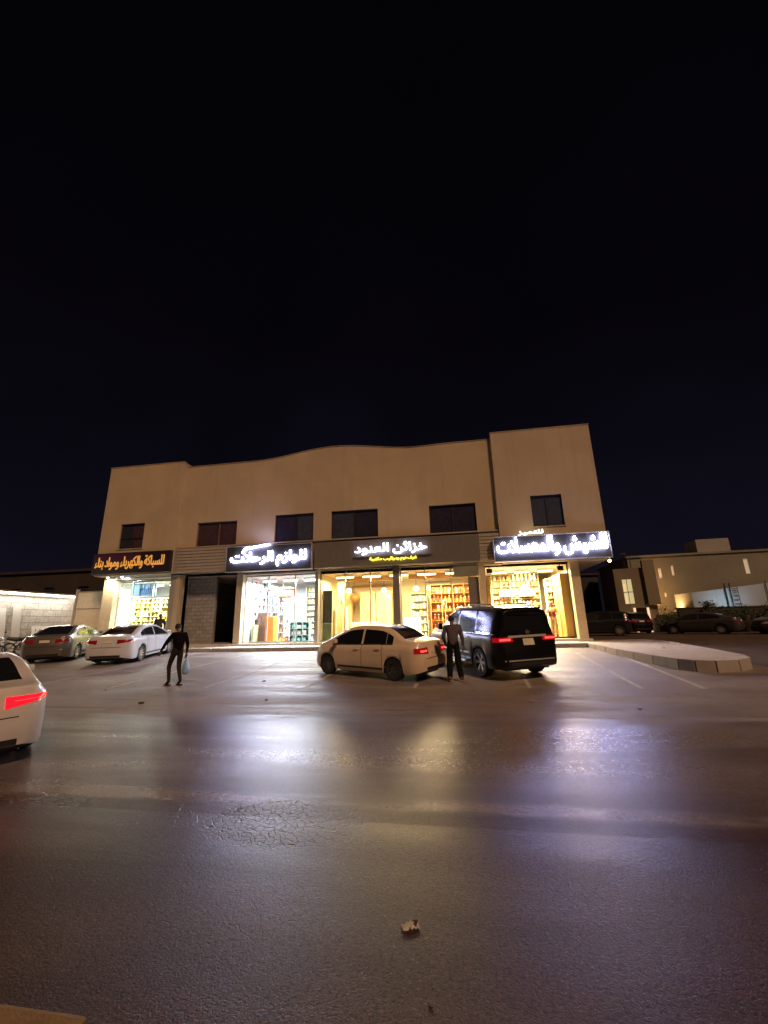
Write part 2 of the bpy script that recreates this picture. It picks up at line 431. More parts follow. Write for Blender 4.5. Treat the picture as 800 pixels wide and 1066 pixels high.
def shape(s):
    out = []
    for word in s.split(' '):
        g_, i = [], 0
        letters = []
        while i < len(word):
            if word[i] == 'ل' and i+1 < len(word) and word[i+1] == 'ا': letters.append('LA'); i += 2
            else: letters.append(word[i]); i += 1
        def dual(c): return c != 'LA' and AR.get(c, (0, 1))[1] == 4
        def joins_prev(c): return c == 'LA' or AR.get(c, (0, 1))[1] >= 2
        for j, c in enumerate(letters):
            prev = j > 0 and dual(letters[j-1]) and joins_prev(c)
            nxt = j+1 < len(letters) and dual(c) and joins_prev(letters[j+1])
            if c == 'LA': g_.append(chr(0xFEFC if prev else 0xFEFB)); continue
            b0, k = AR[c]
            idx = 3 if (prev and nxt) else 2 if nxt else 1 if prev else 0
            g_.append(chr(b0+idx))
        out.append(''.join(reversed(g_)))
    return ' '.join(reversed(out))

def lettering(name, s, x0, x1, z0, z1, y, m, parent, weight=.02, extr=.03):
    c = bpy.data.curves.new(name, 'FONT'); c.body = shape(s); c.offset = weight; c.extrude = .05; c.resolution_u = 3; c.space_word = .7
    t = bpy.data.objects.new(name, c); col.objects.link(t)
    dg = bpy.context.evaluated_depsgraph_get(); me = bpy.data.meshes.new_from_object(t.evaluated_get(dg))
    bpy.data.objects.remove(t); bpy.data.curves.remove(c)
    xs = [v.co.x for v in me.vertices]; ys = [v.co.y for v in me.vertices]
    ax, bx, ay, by = min(xs), max(xs), min(ys), max(ys)
    for v in me.vertices:
        X = x0+(v.co.x-ax)/(bx-ax)*(x1-x0); Z = z0+(v.co.y-ay)/(by-ay)*(z1-z0); Y = y - extr*(1 if v.co.z > 0 else 0)
        v.co = (X, Y, Z)
    me.materials.clear(); me.materials.append(m)
    o = bpy.data.objects.new(name, me); col.objects.link(o)
    if parent: o.parent = parent
    return o

# ------------------------------------------------------------------ main building
bld = thing('commercial_building', 'two storey tan plaster shop building with wavy parapet behind the parked cars', 'building')
FY, FY2, GY = 20.77, 20.52, 21.17      # centre wall, end blocks, shopfront line
BACK = 33.0
def wall_panel(mb, x0, x1, z0, z1, y, holes, depth=.16):
    xs = sorted({x0, x1, *[h[0] for h in holes], *[h[1] for h in holes]}); zs = sorted({z0, z1, *[h[2] for h in holes], *[h[3] for h in holes]})
    for i in range(len(xs)-1):
        for j in range(len(zs)-1):
            cx, cz = (xs[i]+xs[i+1])/2, (zs[j]+zs[j+1])/2
            if any(h[0] < cx < h[1] and h[2] < cz < h[3] for h in holes): continue
            mb.quad((xs[i], y, zs[j]), (xs[i+1], y, zs[j]), (xs[i+1], y, zs[j+1]), (xs[i], y, zs[j+1]))
    for a, b, c, d in holes:
        mb.quad((a, y, c), (b, y, c), (b, y+depth, c), (a, y+depth, c)); mb.quad((a, y, d), (b, y, d), (b, y+depth, d), (a, y+depth, d))
        mb.quad((a, y, c), (a, y+depth, c), (a, y+depth, d), (a, y, d)); mb.quad((b, y, c), (b, y+depth, c), (b, y+depth, d), (b, y, d))
WIN = [(-18.9, -17.35, 5.98, 7.45, 'a'), (-14.2, -11.75, 5.85, 7.30, 'b'), (-9.5, -7.3, 5.75, 7.45, 'c'), (-6.3, -3.75, 5.78, 7.45, 'd'), (-1.05, 1.32, 5.78, 7.40, 'e'), (3.98, 5.45, 5.92, 7.50, 'f')]
XL, XC0, XC1, XR = -20.15, -15.26, 2.35, 7.2
ZL, ZC, ZR = 11.02, 10.82, 11.05
# left block
def block(x0, x1, y, ztop, holes, m, zb):
    mb = MB(); wall_panel(mb, x0, x1, zb, ztop, y, holes)
    mb.quad((x0, y, zb), (x0, BACK, zb), (x0, BACK, ztop), (x0, y, ztop)); mb.quad((x1, y, zb), (x1, BACK, zb), (x1, BACK, ztop), (x1, y, ztop))
    mb.quad((x0, y, ztop), (x1, y, ztop), (x1, y+.22, ztop), (x0, y+.22, ztop))
    mb.quad((x0, y+.22, ztop-.7), (x1, y+.22, ztop-.7), (x1, y+.22, ztop), (x0, y+.22, ztop))
    return mb.build('wall', m, bld, weld=True)
h = lambda k: [w[:4] for w in WIN if w[4] in k]
block(XL, XC0, FY2, ZL, h('a'), M['plaster'], 4.46)
block(XC1, XR, FY2, ZR, h('f'), M['plaster2'], 4.20)
# centre wall with its wave
mb = MB(); wall_panel(mb, XC0, XC1, 5.2, 10.0, FY, h('bcde'))
def wave(x):
    t = abs(x+6.2)/4.7
    return ZC - .06 + (.47*(.5+.5*math.cos(math.pi*min(1, t)))) + (.05 if x > -1.5 else 0)*min(1, (x+1.5)/1.5 if x > -1.5 else 0)
N = 80
for i in range(N):
    a, c = XC0+(XC1-XC0)*i/N, XC0+(XC1-XC0)*(i+1)/N
    mb.quad((a, FY, 10.0), (c, FY, 10.0), (c, FY, wave(c)), (a, FY, wave(a)))
    mb.quad((a, FY, wave(a)), (c, FY, wave(c)), (c, FY+.22, wave(c)), (a, FY+.22, wave(a)))
    mb.quad((a, FY+.22, 10.0), (c, FY+.22, 10.0), (c, FY+.22, wave(c)), (a, FY+.22, wave(a)))
mb.build('wall', M['plaster'], bld, weld=True)
mb = MB(); mb.box(XL+.01, XR-.01, FY+.3, BACK-.01, 10.1, 10.3); mb.build('roof', M['concrete'], bld)
mb = MB(); mb.box(XL, XR-1.3, BACK, BACK+.2, .3, ZC); mb.build('wall', M['plaster'], bld)
# parapet coping, thin
mb = MB()
for x0, x1, y, z in ((XL-.03, XC0+.02, FY2-.03, ZL), (XC1-.02, XR+.03, FY2-.03, ZR)): mb.box(x0, x1, y, y+.28, z+.003, z+.03)
for i in range(N):
    a, c = XC0+.03+(XC1-XC0-.06)*i/N, XC0+.03+(XC1-XC0-.06)*(i+1)/N
    mb.quad((a, FY-.03, wave(a)+.03), (c, FY-.03, wave(c)+.03), (c, FY+.25, wave(c)+.03), (a, FY+.25, wave(a)+.03))
    mb.quad((a, FY-.03, wave(a)+.003), (c, FY-.03, wave(c)+.003), (c, FY-.03, wave(c)+.03), (a, FY-.03, wave(a)+.03))
mb.build('coping', M['plaster'], bld)
# windows
def window(x0, x1, z0, z1, y, kind):
    f = MB(); t = .05; yy = y+.10
    f.box(x0, x1, yy, yy+.06, z0, z0+t); f.box(x0, x1, yy, yy+.06, z1-t, z1); f.box(x0, x0+t, yy, yy+.06, z0+t, z1-t); f.box(x1-t, x1, yy, yy+.06, z0+t, z1-t)
    xm = (x0+x1)/2 + (.12 if kind in 'bc' else 0)
    if kind != 'a': f.box(xm-.035, xm+.035, yy-.01, yy+.05, z0+t, z1-t)
    else: f.box(x0+t, x1-t, yy-.01, yy+.05, z0+.58, z0+.64); f.box(xm-.03, xm+.03, yy-.01, yy+.05, z0+t, z0+.58)
    w = f.build('window', M['alu_dark'] if kind != 'b' else mat('brown_frame', (.16, .09, .07), .5), bld)
    L_, R_ = {'a': ('pane', 'pane3'), 'b': ('pane3', 'pane3'), 'c': ('pane', 'pane2'), 'd': ('pane2', 'pane'), 'e': ('pane', 'pane'), 'f': ('pane2', 'pane2')}[kind]
    for xa, xb, mm in ((x0+t, xm, L_), (xm, x1-t, R_)):
        p = MB(); p.quad((xa, yy+.03, z0+t), (xb, yy+.03, z0+t), (xb, yy+.03, z1-t), (xa, yy+.03, z1-t)); p.build('pane', M[mm], w)
    s = MB(); s.box(x0-.04, x1+.04, y-.05, y+.10, z0-.05, z0-.004); s.build('sill', M['plaster2'], w, bevel=.008)
for w in WIN: window(w[0], w[1], w[2], w[3], FY2 if w[4] in 'af' else FY, w[4])
# ribbed fascia panels
def ribbed(name, x0, x1, z0, z1, y0, y1, m, step, vert=False):
    mb = MB(); mb.box(x0, x1, y0+.03, y1, z0, z1)
    if vert:
        x = x0+.02
        while x < x1-.03: mb.box(x, min(x+step*.6, x1-.01), y0, y0+.029, z0+.01, z1-.01); x += step
    else:
        z = z0+.02
        while z < z1-.03: mb.box(x0+.01, x1-.01, y0, y0+.029, z, min(z+step*.72, z1-.01)); z += step
    return mb.build(name, m, bld)
ribbed('fascia', -15.22, -11.95, 4.45, 5.80, 20.55, 21.35, M['beige_clad'], .17)
ribbed('fascia', -7.12, 1.30, 4.38, 5.72, 20.50, 21.35, M['grey_clad'], .085, True)
ribbed('fascia', 1.32, 2.34, 4.38, 5.74, 20.58, 21.35, M['beige_clad'], .17)
mb = MB(); mb.box(-15.22, 2.34, 20.62, 21.35, 5.83, 5.90); mb.build('cornice', M['beige_clad'], bld)
# soffits under the overhanging blocks
mb = MB(); mb.quad((XC1, FY2, 4.2), (XR, FY2, 4.2), (XR, BACK, 4.2), (XC1, BACK, 4.2)); mb.quad((XL, FY2, 4.46), (XC0, FY2, 4.46), (XC0, BACK, 4.46), (XL, BACK, 4.46))
mb.quad((XC0, 21.36, 4.33), (XC1, 21.36, 4.33), (XC1, BACK, 4.33), (XC0, BACK, 4.33))
mb.build('soffit', M['soffit'], bld)
# floor plinth and steps
mb = MB(); mb.box(-19.9, 6.0, 20.72, BACK, .35, FLOOR); mb.build('floor', M['tile'], bld)
# pillars and party walls  (x0,x1,material)
def pil(x0, x1, m, z1=4.40, y0=20.86, y1=21.5):
    mb = MB(); mb.box(x0, x1, y0, y1, FLOOR-.002, z1); return mb.build('pillar', m, bld, bevel=.01)
pil(-19.75, -19.05, M['tan_clad'])
pil(-15.55, -15.22, M['concrete']); pil(-15.18, -14.9, M['plaster2'], y0=20.80)
pil(-11.58, -11.22, M['plaster2'])
pil(-7.16, -6.98, M['alu'])
pil(-3.06, -2.72, M['grey_clad'])
pil(1.22, 1.52, M['tan_clad'])
pil(5.46, 5.86, M['tan_clad'], y0=20.80)
mb = MB(); mb.box(1.52, 5.46, 20.84, 21.3, 4.20, 4.395); mb.build('lintel', M['tan_clad'], bld, bevel=.01)
mb = MB(); mb.box(-19.05, -15.55, 20.84, 21.3, 4.28, 4.455); mb.build('lintel', M['alu'], bld, bevel=.01)
mb = MB(); mb.box(-11.22, -7.16, 20.90, 21.3, 4.22, 4.32); mb.build('lintel', M['alu'], bld, bevel=.01)
def inner(x0, x1, y0, y1, m, ceil, zc=4.15):
    mb = MB()
    mb.quad((x0, y1, FLOOR), (x1, y1, FLOOR), (x1, y1, zc), (x0, y1, zc)); mb.quad((x0, y0, FLOOR), (x0, y1, FLOOR), (x0, y1, zc), (x0, y0, zc)); mb.quad((x1, y0, FLOOR), (x1, y1, FLOOR), (x1, y1, zc), (x1, y0, zc))
    mb.quad((x0, y0, zc), (x1, y0, zc), (x1, y1, zc), (x0, y1, zc), 1)
    return mb.build('interior_wall', [m, ceil], bld)
inner(-19.6, -15.3, 21.3, 25.0, M['white_wall'], M['white_wall'])
inner(-14.9, -11.6, 21.2, 32.5, M['blocks'], M['concrete'], 4.3)
inner(-11.2, -7.12, 21.3, 26.0, M['white_wall'], M['white_wall'])
inner(-6.98, 1.2, 21.3, 26.0, M['warm_wall'], mat('warm_ceiling', (.75, .62, .42), .6))
inner(1.5, 5.5, 21.3, 26.5, M['warm_wall'], M['white_wall'])
# right flank wall of the ground floor, left flank
mb = MB(); mb.box(5.52, 5.86, 21.5, BACK, FLOOR-.01, 4.19); mb.build('wall', M['plaster2'], bld)
mb = MB(); mb.box(-19.9, -19.62, 21.5, BACK, FLOOR-.01, 4.45); mb.build('wall', M['plaster2'], bld)
# stub block wall inside the garage opening (stands proud of the left jamb)
mb = MB(); mb.box(-14.9, -13.2, 21.6, 21.8, FLOOR, 4.32); mb.build('interior_wall', M['blocks'], bld)
mb = MB(); mb.box(-13.19, -11.62, 24.0, 24.1, FLOOR, 4.3)
mb.build('roller_shutter', mat('dark_shutter', (.03, .03, .032), .5, .3), bld)

# shopfronts: frames with panes
def shopfront(x0, x1, z1, ys, mull, rails, m, t=.05, skip=()):
    f = MB(); z0 = FLOOR
    f.box(x0, x1, ys, ys+.07, z0, z0+.08); f.box(x0, x1, ys, ys+.07, z1-.07, z1)
    xs = [x0+t/2, *mull, x1-t/2]
    for x in xs: f.box(x-t/2, x+t/2, ys-.004, ys+.074, z0+.08, z1-.07)
    for z, a, b in rails: f.box(a, b, ys+.004, ys+.066, z-.03, z+.03)
    w = f.build('shopfront', m, bld)
    for i in range(len(xs)-1):
        if i in skip: continue
        p = MB(); p.quad((xs[i]+t/2, ys+.035, z0+.08), (xs[i+1]-t/2, ys+.035, z0+.08), (xs[i+1]-t/2, ys+.035, z1-.07), (xs[i]+t/2, ys+.035, z1-.07)); p.build('pane', M['glass'], w)
shopfront(-19.05, -15.55, 4.27, 21.25, [-18.2, -16.9], [(3.25, -19.0, -15.6)], M['alu'], skip=(1,))
shopfront(-11.22, -7.16, 4.21, 21.22, [-9.9, -8.4], [(3.4, -9.88, -8.42)], M['alu'], skip=(1,))
shopfront(-6.98, -3.06, 4.36, 21.22, [-5.65, -4.30], [], M['alu'])
shopfront(-2.72, 1.22, 4.36, 21.22, [-1.45, -.15], [(3.5, -1.43, -.17)], M['alu'], skip=(1,))
shopfront(1.52, 5.46, 4.19, 21.25, [], [], M['alu_dark'], skip=(0,))

# ------------------------------------------------------------------ signs
def sign(name, label, x0, x1, z0, z1, y0, y1, m, frame=None):
    t = thing(name, label, 'shop sign', ((x0+x1)/2, y1, z0))
    def local(o): o.location = (-(x0+x1)/2, -y1, -z0)
    p = MB(); p.box(x0, x1, y0, y1, z0, z1); o = p.build('panel', m, t, bevel=.01); local(o)
    if frame:
        f = MB(); e = .035
        f.box(x0-e, x1+e, y0-.01, y1-.01, z1+.002, z1+e); f.box(x0-e, x1+e, y0-.01, y1-.01, z0-e, z0-.002); f.box(x0-e, x0-.002, y0-.01, y1-.01, z0, z1); f.box(x1+.002, x1+e, y0-.01, y1-.01, z0, z1)
        local(f.build('frame', frame, t))
    return t, local
t, lo = sign('shop_sign', 'black and maroon sign with amber Arabic letters at the left end of the shops', -20.15, -15.34, 4.58, 5.68, 20.30, 20.50, M['black_panel'], M['alu_dark'])
p = MB(); p.box(-20.12, -17.2, 20.29, 20.298, 5.26, 5.66); lo(p.build('stripe', M['maroon_panel'], t))
lo(lettering('lettering', 'للسباكة والكهرباء ومواد بناء', -19.98, -15.65, 4.76, 5.50, 20.285, M['led_amber'], t, .018, .04))
t, lo = sign('shop_sign', 'lilac grey sign with white glowing Arabic letters above the bright white shop', -11.92, -7.2, 4.36, 5.66, 20.25, 20.52, M['lilac'], M['alu'])
lo(lettering('lettering', 'للوازم الرحلات', -11.65, -7.45, 4.56, 5.34, 20.22, M['led_white'], t, .004, .05))
p = MB(); p.tube([(-11.0, 20.17, 5.30), (-10.85, 20.17, 5.52), (-9.5, 20.17, 5.70)], .045, 8); lo(p.build('lettering', M['led_white'], t))
t, lo = sign('shop_sign', 'white Arabic letters over a small yellow line on the dark grey fascia', -5.05, -1.0, 4.82, 4.86, 20.40, 20.49, M['grey_clad'])
lo(lettering('lettering', 'خزائن العنود', -4.92, -1.22, 4.90, 5.50, 20.36, M['led_white_s'], t, .014, .05))
lo(lettering('lettering', 'غرف نوم ودواليب مكتبية', -4.15, -1.75, 4.54, 4.78, 20.37, M['led_yellow'], t, .018, .03))
t, lo = sign('shop_sign', 'large white glowing Arabic sign over the rightmost shop behind the black SUV', 2.0, 7.16, 4.26, 5.40, 20.16, 20.48, M['white_panel'], M['alu'])
lo(lettering('lettering', 'للشيش والمعسلات', 2.12, 7.05, 4.42, 5.34, 20.12, M['led_white_b'], t, .008, .06))
lo(lettering('lettering', 'للتميز', 3.15, 4.30, 5.44, 5.68, 20.12, emis('led_cream', (1, .93, .75), 4), t, .015, .05))

# ------------------------------------------------------------------ lamps
def area(name, loc, rot, sx, sy, e, c):
    d = bpy.data.lights.new(name, 'AREA'); d.shape = 'RECTANGLE'; d.size = sx; d.size_y = sy; d.energy = e; d.color = c
    o = bpy.data.objects.new(name, d); col.objects.link(o); o.location = loc; o.rotation_euler = rot
    return o
def ceiling_tubes(n, x0, x1, y, z, m, label, grp):
    for i in range(n):
        x = x0+(x1-x0)*(i+.5)/n; w = (x1-x0)/n*.7
        t = thing('ceiling_lamp', label, 'ceiling lamp', (x, y, z), 0, grp)
        b = MB(); b.box(-w/2, w/2, -.08, .08, -.02, .06); b.build('housing', M['white_wall'], t)
        d = MB(); d.tube([(-w/2+.04, 0, -.06), (w/2-.04, 0, -.06)], .035, 8); d.build('tube', m, t)
ceiling_tubes(3, -11.0, -7.3, 22.4, 4.05, M['tube_cool'], 'cool white ceiling tube inside the white camping shop', 'ceiling lamps of the white shop')
ceiling_tubes(3, -19.3, -15.5, 22.2, 4.05, M['tube_cool'], 'cool white ceiling tube inside the leftmost shop', 'ceiling lamps of the leftmost shop')
ceiling_tubes(3, 1.8, 5.3, 22.8, 4.05, M['tube_warm'], 'warm ceiling tube inside the rightmost shop', 'ceiling lamps of the rightmost shop')
ceiling_tubes(5, -6.6, .8, 22.0, 4.05, M['tube_warm'], 'warm ceiling tube inside the wardrobe shop', 'ceiling lamps of the wardrobe shop')
# light given by the rows of ceiling lamps
area('shop_light', (-9.2, 22.3, 3.9), (0, 0, 0), 3.4, .8, 1500, (.90, .96, 1.0))
area('shop_light', (-17.4, 22.0, 3.9), (0, 0, 0), 3.2, .6, 750, (.94, .97, .88))
area('shop_light', (3.5, 22.6, 3.9), (0, 0, 0), 3.2, .8, 1500, (1.0, .80, .46))
area('shop_light', (-2.9, 22.2, 3.9), (0, 0, 0), 7.0, .8, 2000, (1.0, .74, .38))
# downlights under the left sign
for i, x in enumerate((-19.35, -18.45)):
    t = thing('downlight', 'white downlight under the black and maroon sign, %s one' % ('left' if i == 0 else 'right'), 'lamp', (x, 20.62, 4.455), 0, 'downlights under the amber sign')
    b = MB(); b.lathe([(.02, 0), (.09, 0), (.08, -.05)], 14); b.build('housing', M['alu'], t)
    b = MB(); b.ball((0, 0, -.06), .06, 10); b.build('bulb', M['tube_cool'], t)
    area('downlight_beam', (x, 20.62, 4.32), (0, 0, 0), .15, .15, 55, (1, .9, .55) if i == 0 else (.9, .95, 1))
t = thing('wall_lamp', 'small yellow lamp at the right corner under the large white sign', 'lamp', (7.08, 20.35, 4.12))
b = MB(); b.box(-.08, .08, -.05, .05, .0, .07); b.build('housing', M['alu_dark'], t)
b = MB(); b.ball((0, -.03, -.04), .07, 10); b.build('bulb', M['bulb_yellow'], t)
# slim strip lamps over the pavement of the two bright shops (under the fascia)

# ------------------------------------------------------------------ shop contents
GM = {}
def gm(name, c, rough=.5, **k):
    return mat('goods_'+name, c, rough, var=.1, **k)
GC = {'white': (.75, .74, .72), 'yellow': (.75, .55, .08), 'orange': (.70, .22, .04), 'red': (.50, .04, .03), 'brown': (.16, .07, .03), 'blue': (.08, .20, .55), 'green': (.10, .35, .12),
      'black': (.02, .02, .02), 'cream': (.75, .66, .42), 'grey': (.30, .31, .32), 'gold': (.75, .45, .10), 'teal': (.05, .38, .36)}
def goods_mesh(kind, cname):
    """unit goods of some shapes (about 1 wide, 1 high) as mesh data made once"""
    key = (kind, cname)
    if key in GM: return GM[key]
    b = MB(); m = [gm(cname, GC[cname]), gm('label', (.7, .68, .6))]
    if kind == 'carton':
        b.box(-.5, .5, -.4, .4, 0, 1); b.box(-.32, .32, -.41, -.402, .3, .7, 1); b.box(-.08, .08, -.405, .405, 1.0, 1.01, 1)
    elif kind == 'jar':
        b.lathe([(.01, 0), (.42, 0), (.45, .1), (.45, .72), (.3, .84)], 12); b.lathe([(.33, .80), (.33, 1.0), (.01, 1.0)], 12, m=1)
    elif kind == 'bottle':
        b.lathe([(.01, 0), (.3, 0), (.32, .1), (.32, .55), (.12, .75), (.1, .9)], 12); b.lathe([(.13, .88), (.13, 1.0), (.01, 1.0)], 10, m=1)
    elif kind == 'vase':
        b.lathe([(.01, 0), (.25, 0), (.42, .25), (.40, .42), (.12, .62), (.10, .8), (.22, .95), (.24, 1)], 14); b.lathe([(.26, .985), (.2, 1.03), (.01, 1.05)], 12, m=1)
    elif kind == 'tool':
        b.box(-.08, .08, -.04, .04, .0, .65); b.box(-.35, .35, -.06, .06, .65, 1.0); b.box(-.1, .1, -.05, .05, -.02, .15, 1)
    o = b.build('goods', m, smooth=kind not in ('carton', 'tool'), bevel=.015 if kind == 'carton' else 0)
    me = o.data; bpy.data.objects.remove(o); GM[key] = me
    return me
WORD = {'carton': 'carton', 'jar': 'jar', 'bottle': 'bottle', 'vase': 'vase', 'tool': 'hanging_tool'}
def good(kind, cname, x, y, z, w, h, where, grp, rz=0):
    o = bpy.data.objects.new(WORD[kind], goods_mesh(kind, cname)); col.objects.link(o)
    o.location = (x, y, z); o.scale = (w, w, h); o.rotation_euler = (0, 0, rz)
    return tag(o, '%s %s %s' % (cname, WORD[kind].replace('_', ' '), where), WORD[kind].replace('_', ' '), grp)
def shelf_unit(x0, x1, y, z0, z1, nrow, m, label, depth=.35, cols=1, back=True, cat='shelf'):
    t = thing('shelf_unit', label, cat, ((x0+x1)/2, y, z0)); w = (x1-x0)/2; H = z1-z0
    b = MB(); n = cols
    for i in range(n+1):
        x = -w+2*w*i/n; b.box(x-.02, x+.02, -depth/2, depth/2, 0, H)
    b.build('upright', m, t)
    for r in range(nrow+1):
        z = H*r/nrow
        s = MB(); s.box(-w+.022, w-.022, -depth/2+.005, depth/2-.005, max(0, z-.012), z+.012); s.build('shelf', m, t)
    if back:
        s = MB(); s.box(-w, w, depth/2+.002, depth/2+.02, 0, H); s.build('back_panel', m, t)
    return [z0+H*r/nrow+.013 for r in range(nrow)]
def fill(x0, x1, y, rows, kinds, colors, where, grp, step, hmax, p=.95):
    rnd = random.Random(hash(round(x0*7+y*13, 2)) & 0xffff)
    for z in rows:
        x = x0+step/2+.03
        while x < x1-step/2:
            if rnd.random() < p:
                k = rnd.choice(kinds); c = rnd.choice(colors); w = step*rnd.uniform(.6, .85)
                good(k, c, x, y-.02, z, w, hmax*rnd.uniform(.6, .95), where, grp)
            x += step
white_m = gm('shelfwhite', (.78, .78, .76)); wood_m = mat('warm_wood', (.38, .19, .06), .45, var=.2, scale=3); grn_m = gm('greygreen', (.42, .50, .44))
# --- white shop
rows = shelf_unit(-9.15, -7.3, 25.2, FLOOR, 3.9, 9, gm('creamshelf', (.80, .76, .58)), 'tall cream shelving full of small goods at the back of the white shop', cols=3)
fill(-9.1, -7.35, 25.15, rows, ['carton', 'jar'], ['cream', 'white', 'yellow', 'grey'], 'on the tall cream shelving of the white shop', 'goods on the cream shelving', .23, .24)
rows = shelf_unit(-9.98, -9.2, 23.0, FLOOR, 3.13, 5, white_m, 'white rack between the orange cabinet and the cream shelving', cols=1, back=False)
fill(-9.95, -9.22, 23.0, rows, ['carton', 'bottle'], ['orange', 'red', 'white', 'yellow'], 'on the white rack with the red cooler on top', 'goods on the white rack', .18, .30)
t = thing('cooler_box', 'red and orange cooler box on top of the white rack', 'cooler', (-9.62, 22.95, 3.145))
b = MB(); b.box(-.4, .4, -.25, .25, 0, .42); b.build('body', gm('red2', (.62, .10, .04)), t, bevel=.03)
b = MB(); b.box(-.42, .42, -.27, .27, .425, .52); b.build('lid', gm('rlid', (.70, .22, .10)), t, bevel=.02)
b = MB(); b.tube([(-.35, -.28, .35), (-.35, -.36, .2), (.35, -.36, .2), (.35, -.28, .35)], .02, 6); b.build('handle', M['trim'], t)
def cabinet(x0, x1, z1, y, m, label, nd=2, d=.5, name='cabinet'):
    t = thing(name, label, 'cabinet', ((x0+x1)/2, y, FLOOR)); w = (x1-x0)/2; H = z1-FLOOR
    b = MB(); b.box(-w, w, -d/2, d/2, .05, H); b.box(-w+.03, w-.03, -d/2+.04, d/2-.04, 0, .05); b.build('carcass', m, t, bevel=.01)
    for i in range(nd):
        a = -w+.015+(2*w-.03)*i/nd; c = -w+.015+(2*w-.03)*(i+1)/nd
        b = MB(); b.box(a+.008, c-.008, -d/2-.022, -d/2-.003, .08, H-.03); dr = b.build('door', m, t, bevel=.006)
        b = MB(); hx = c-.05 if i % 2 == 0 else a+.05
        b.tube([(hx, -d/2-.04, H*.45), (hx, -d/2-.04, H*.6)], .008, 6); b.build('handle', M['chrome'], dr)
    return t
cabinet(-11.05, -10.5, 2.28, 22.7, gm('darkbrown', (.10, .045, .03)), 'dark brown cabinet left of the orange one in the white shop')
cabinet(-10.46, -9.98, 2.05, 22.5, gm('vividorange', (.85, .22, .03)), 'bright orange cabinet at the front of the white shop', 1)
cabinet(-11.12, -10.95, 1.6, 22.2, gm('olive', (.45, .45, .2)), 'narrow olive green cabinet at the left jamb of the white shop', 1)
rows = shelf_unit(-9.1, -8.0, 22.6, FLOOR, 1.72, 3, grn_m, 'low grey green display unit on the floor of the white shop', cols=3)
fill(-9.05, -8.05, 22.55, rows, ['carton'], ['grey', 'white', 'teal'], 'in the low grey green display unit', 'goods in the low display unit', .3, .26)
t = thing('peg_board', 'white peg board at the left of the white shop', 'board', (-11.18, 23.6, 1.9))
b = MB(); b.box(0, .03, -1.7, 2.2, 0, 2.2); b.build('board', white_m, t)
for i in range(7):
    for j in range(5):
        good('tool', ['black', 'grey', 'white', 'red', 'black'][(i*3+j*2) % 5], -11.10, 22.3+i*.5, 1.95+j*.42, .34, .34, 'on the white peg board', 'tools on the peg board', R(90))
for i, (c, z, x) in enumerate((('teal', 3.25, -10.3), ('blue', 2.75, -10.3), ('blue', 2.3, -10.2), ('blue', 2.72, -10.05), ('teal', 3.3, -10.52))):
    good('carton', c, x, 23.1, z, .2, .5 if c == 'teal' else .38, 'hanging above the orange cabinet', 'packs above the orange cabinet')
# hooks rail that carries the packs
t = thing('hanging_rail', 'white rail above the orange cabinet', 'rail', (-10.3, 23.3, 2.2)); b = MB()
b.tube([(-.35, 0, 0), (-.35, 0, 1.9)], .02, 6); b.tube([(.35, 0, 0), (.35, 0, 1.9)], .02, 6)
for z in (.1, .5, 1.05, 1.85): b.tube([(-.35, 0, z), (.35, 0, z)], .015, 6)
b.build('rail', white_m, t); b = MB(); b.box(-.4, -.3, -.1, .1, -1.52, 0); b.box(.3, .4, -.1, .1, -1.52, 0); b.build('leg', white_m, t)
# --- leftmost shop
rows = shelf_unit(-19.2, -15.7, 22.9, FLOOR, 3.3, 10, gm('yellowshelf', (.80, .68, .25)), 'wide yellow shelving packed with fittings in the leftmost shop', cols=6)
fill(-19.15, -15.75, 22.85, rows, ['carton', 'jar', 'bottle'], ['yellow', 'cream', 'yellow', 'white', 'brown', 'green', 'gold'], 'on the wide yellow shelving of the leftmost shop', 'goods on the wide yellow shelving', .30, .24)
t = thing('banner', 'blue and white banner across the upper glass of the leftmost shop', 'banner', (-17.8, 21.7, 3.38))
b = MB(); b.box(-.9, .75, -.01, .01, 0, .72); b.build('cloth', gm('skyblue', (.35, .6, .75)), t)
b = MB()
for i in range(7): b.box(-.3+i*.13, -.22+i*.13, -.018, -.012, .08, .35+.3*((i*37) % 3)/2)
b.box(-.32, .68, -.018, -.012, .36, .41); b.build('stripe', gm('deepblue', (.05, .2, .5)), t)
cabinet(-18.9, -17.6, 1.6, 21.9, gm('palecounter', (.75, .78, .70)), 'pale counter in the leftmost shop', 3)
t = thing('stand_lamp', 'bright white work lamp on the counter of the leftmost shop', 'lamp', (-18.5, 21.9, 1.6))
b = MB(); b.lathe([(.01, 0), (.12, 0), (.12, .02), (.02, .03), (.02, .4), (.01, .4)], 12); b.build('stand', M['alu'], t); b = MB(); b.ball((0, 0, .55), (.14, .1, .2), 12); b.build('bulb', emis('lamp_soft', (.95, 1, .9), 6), t)
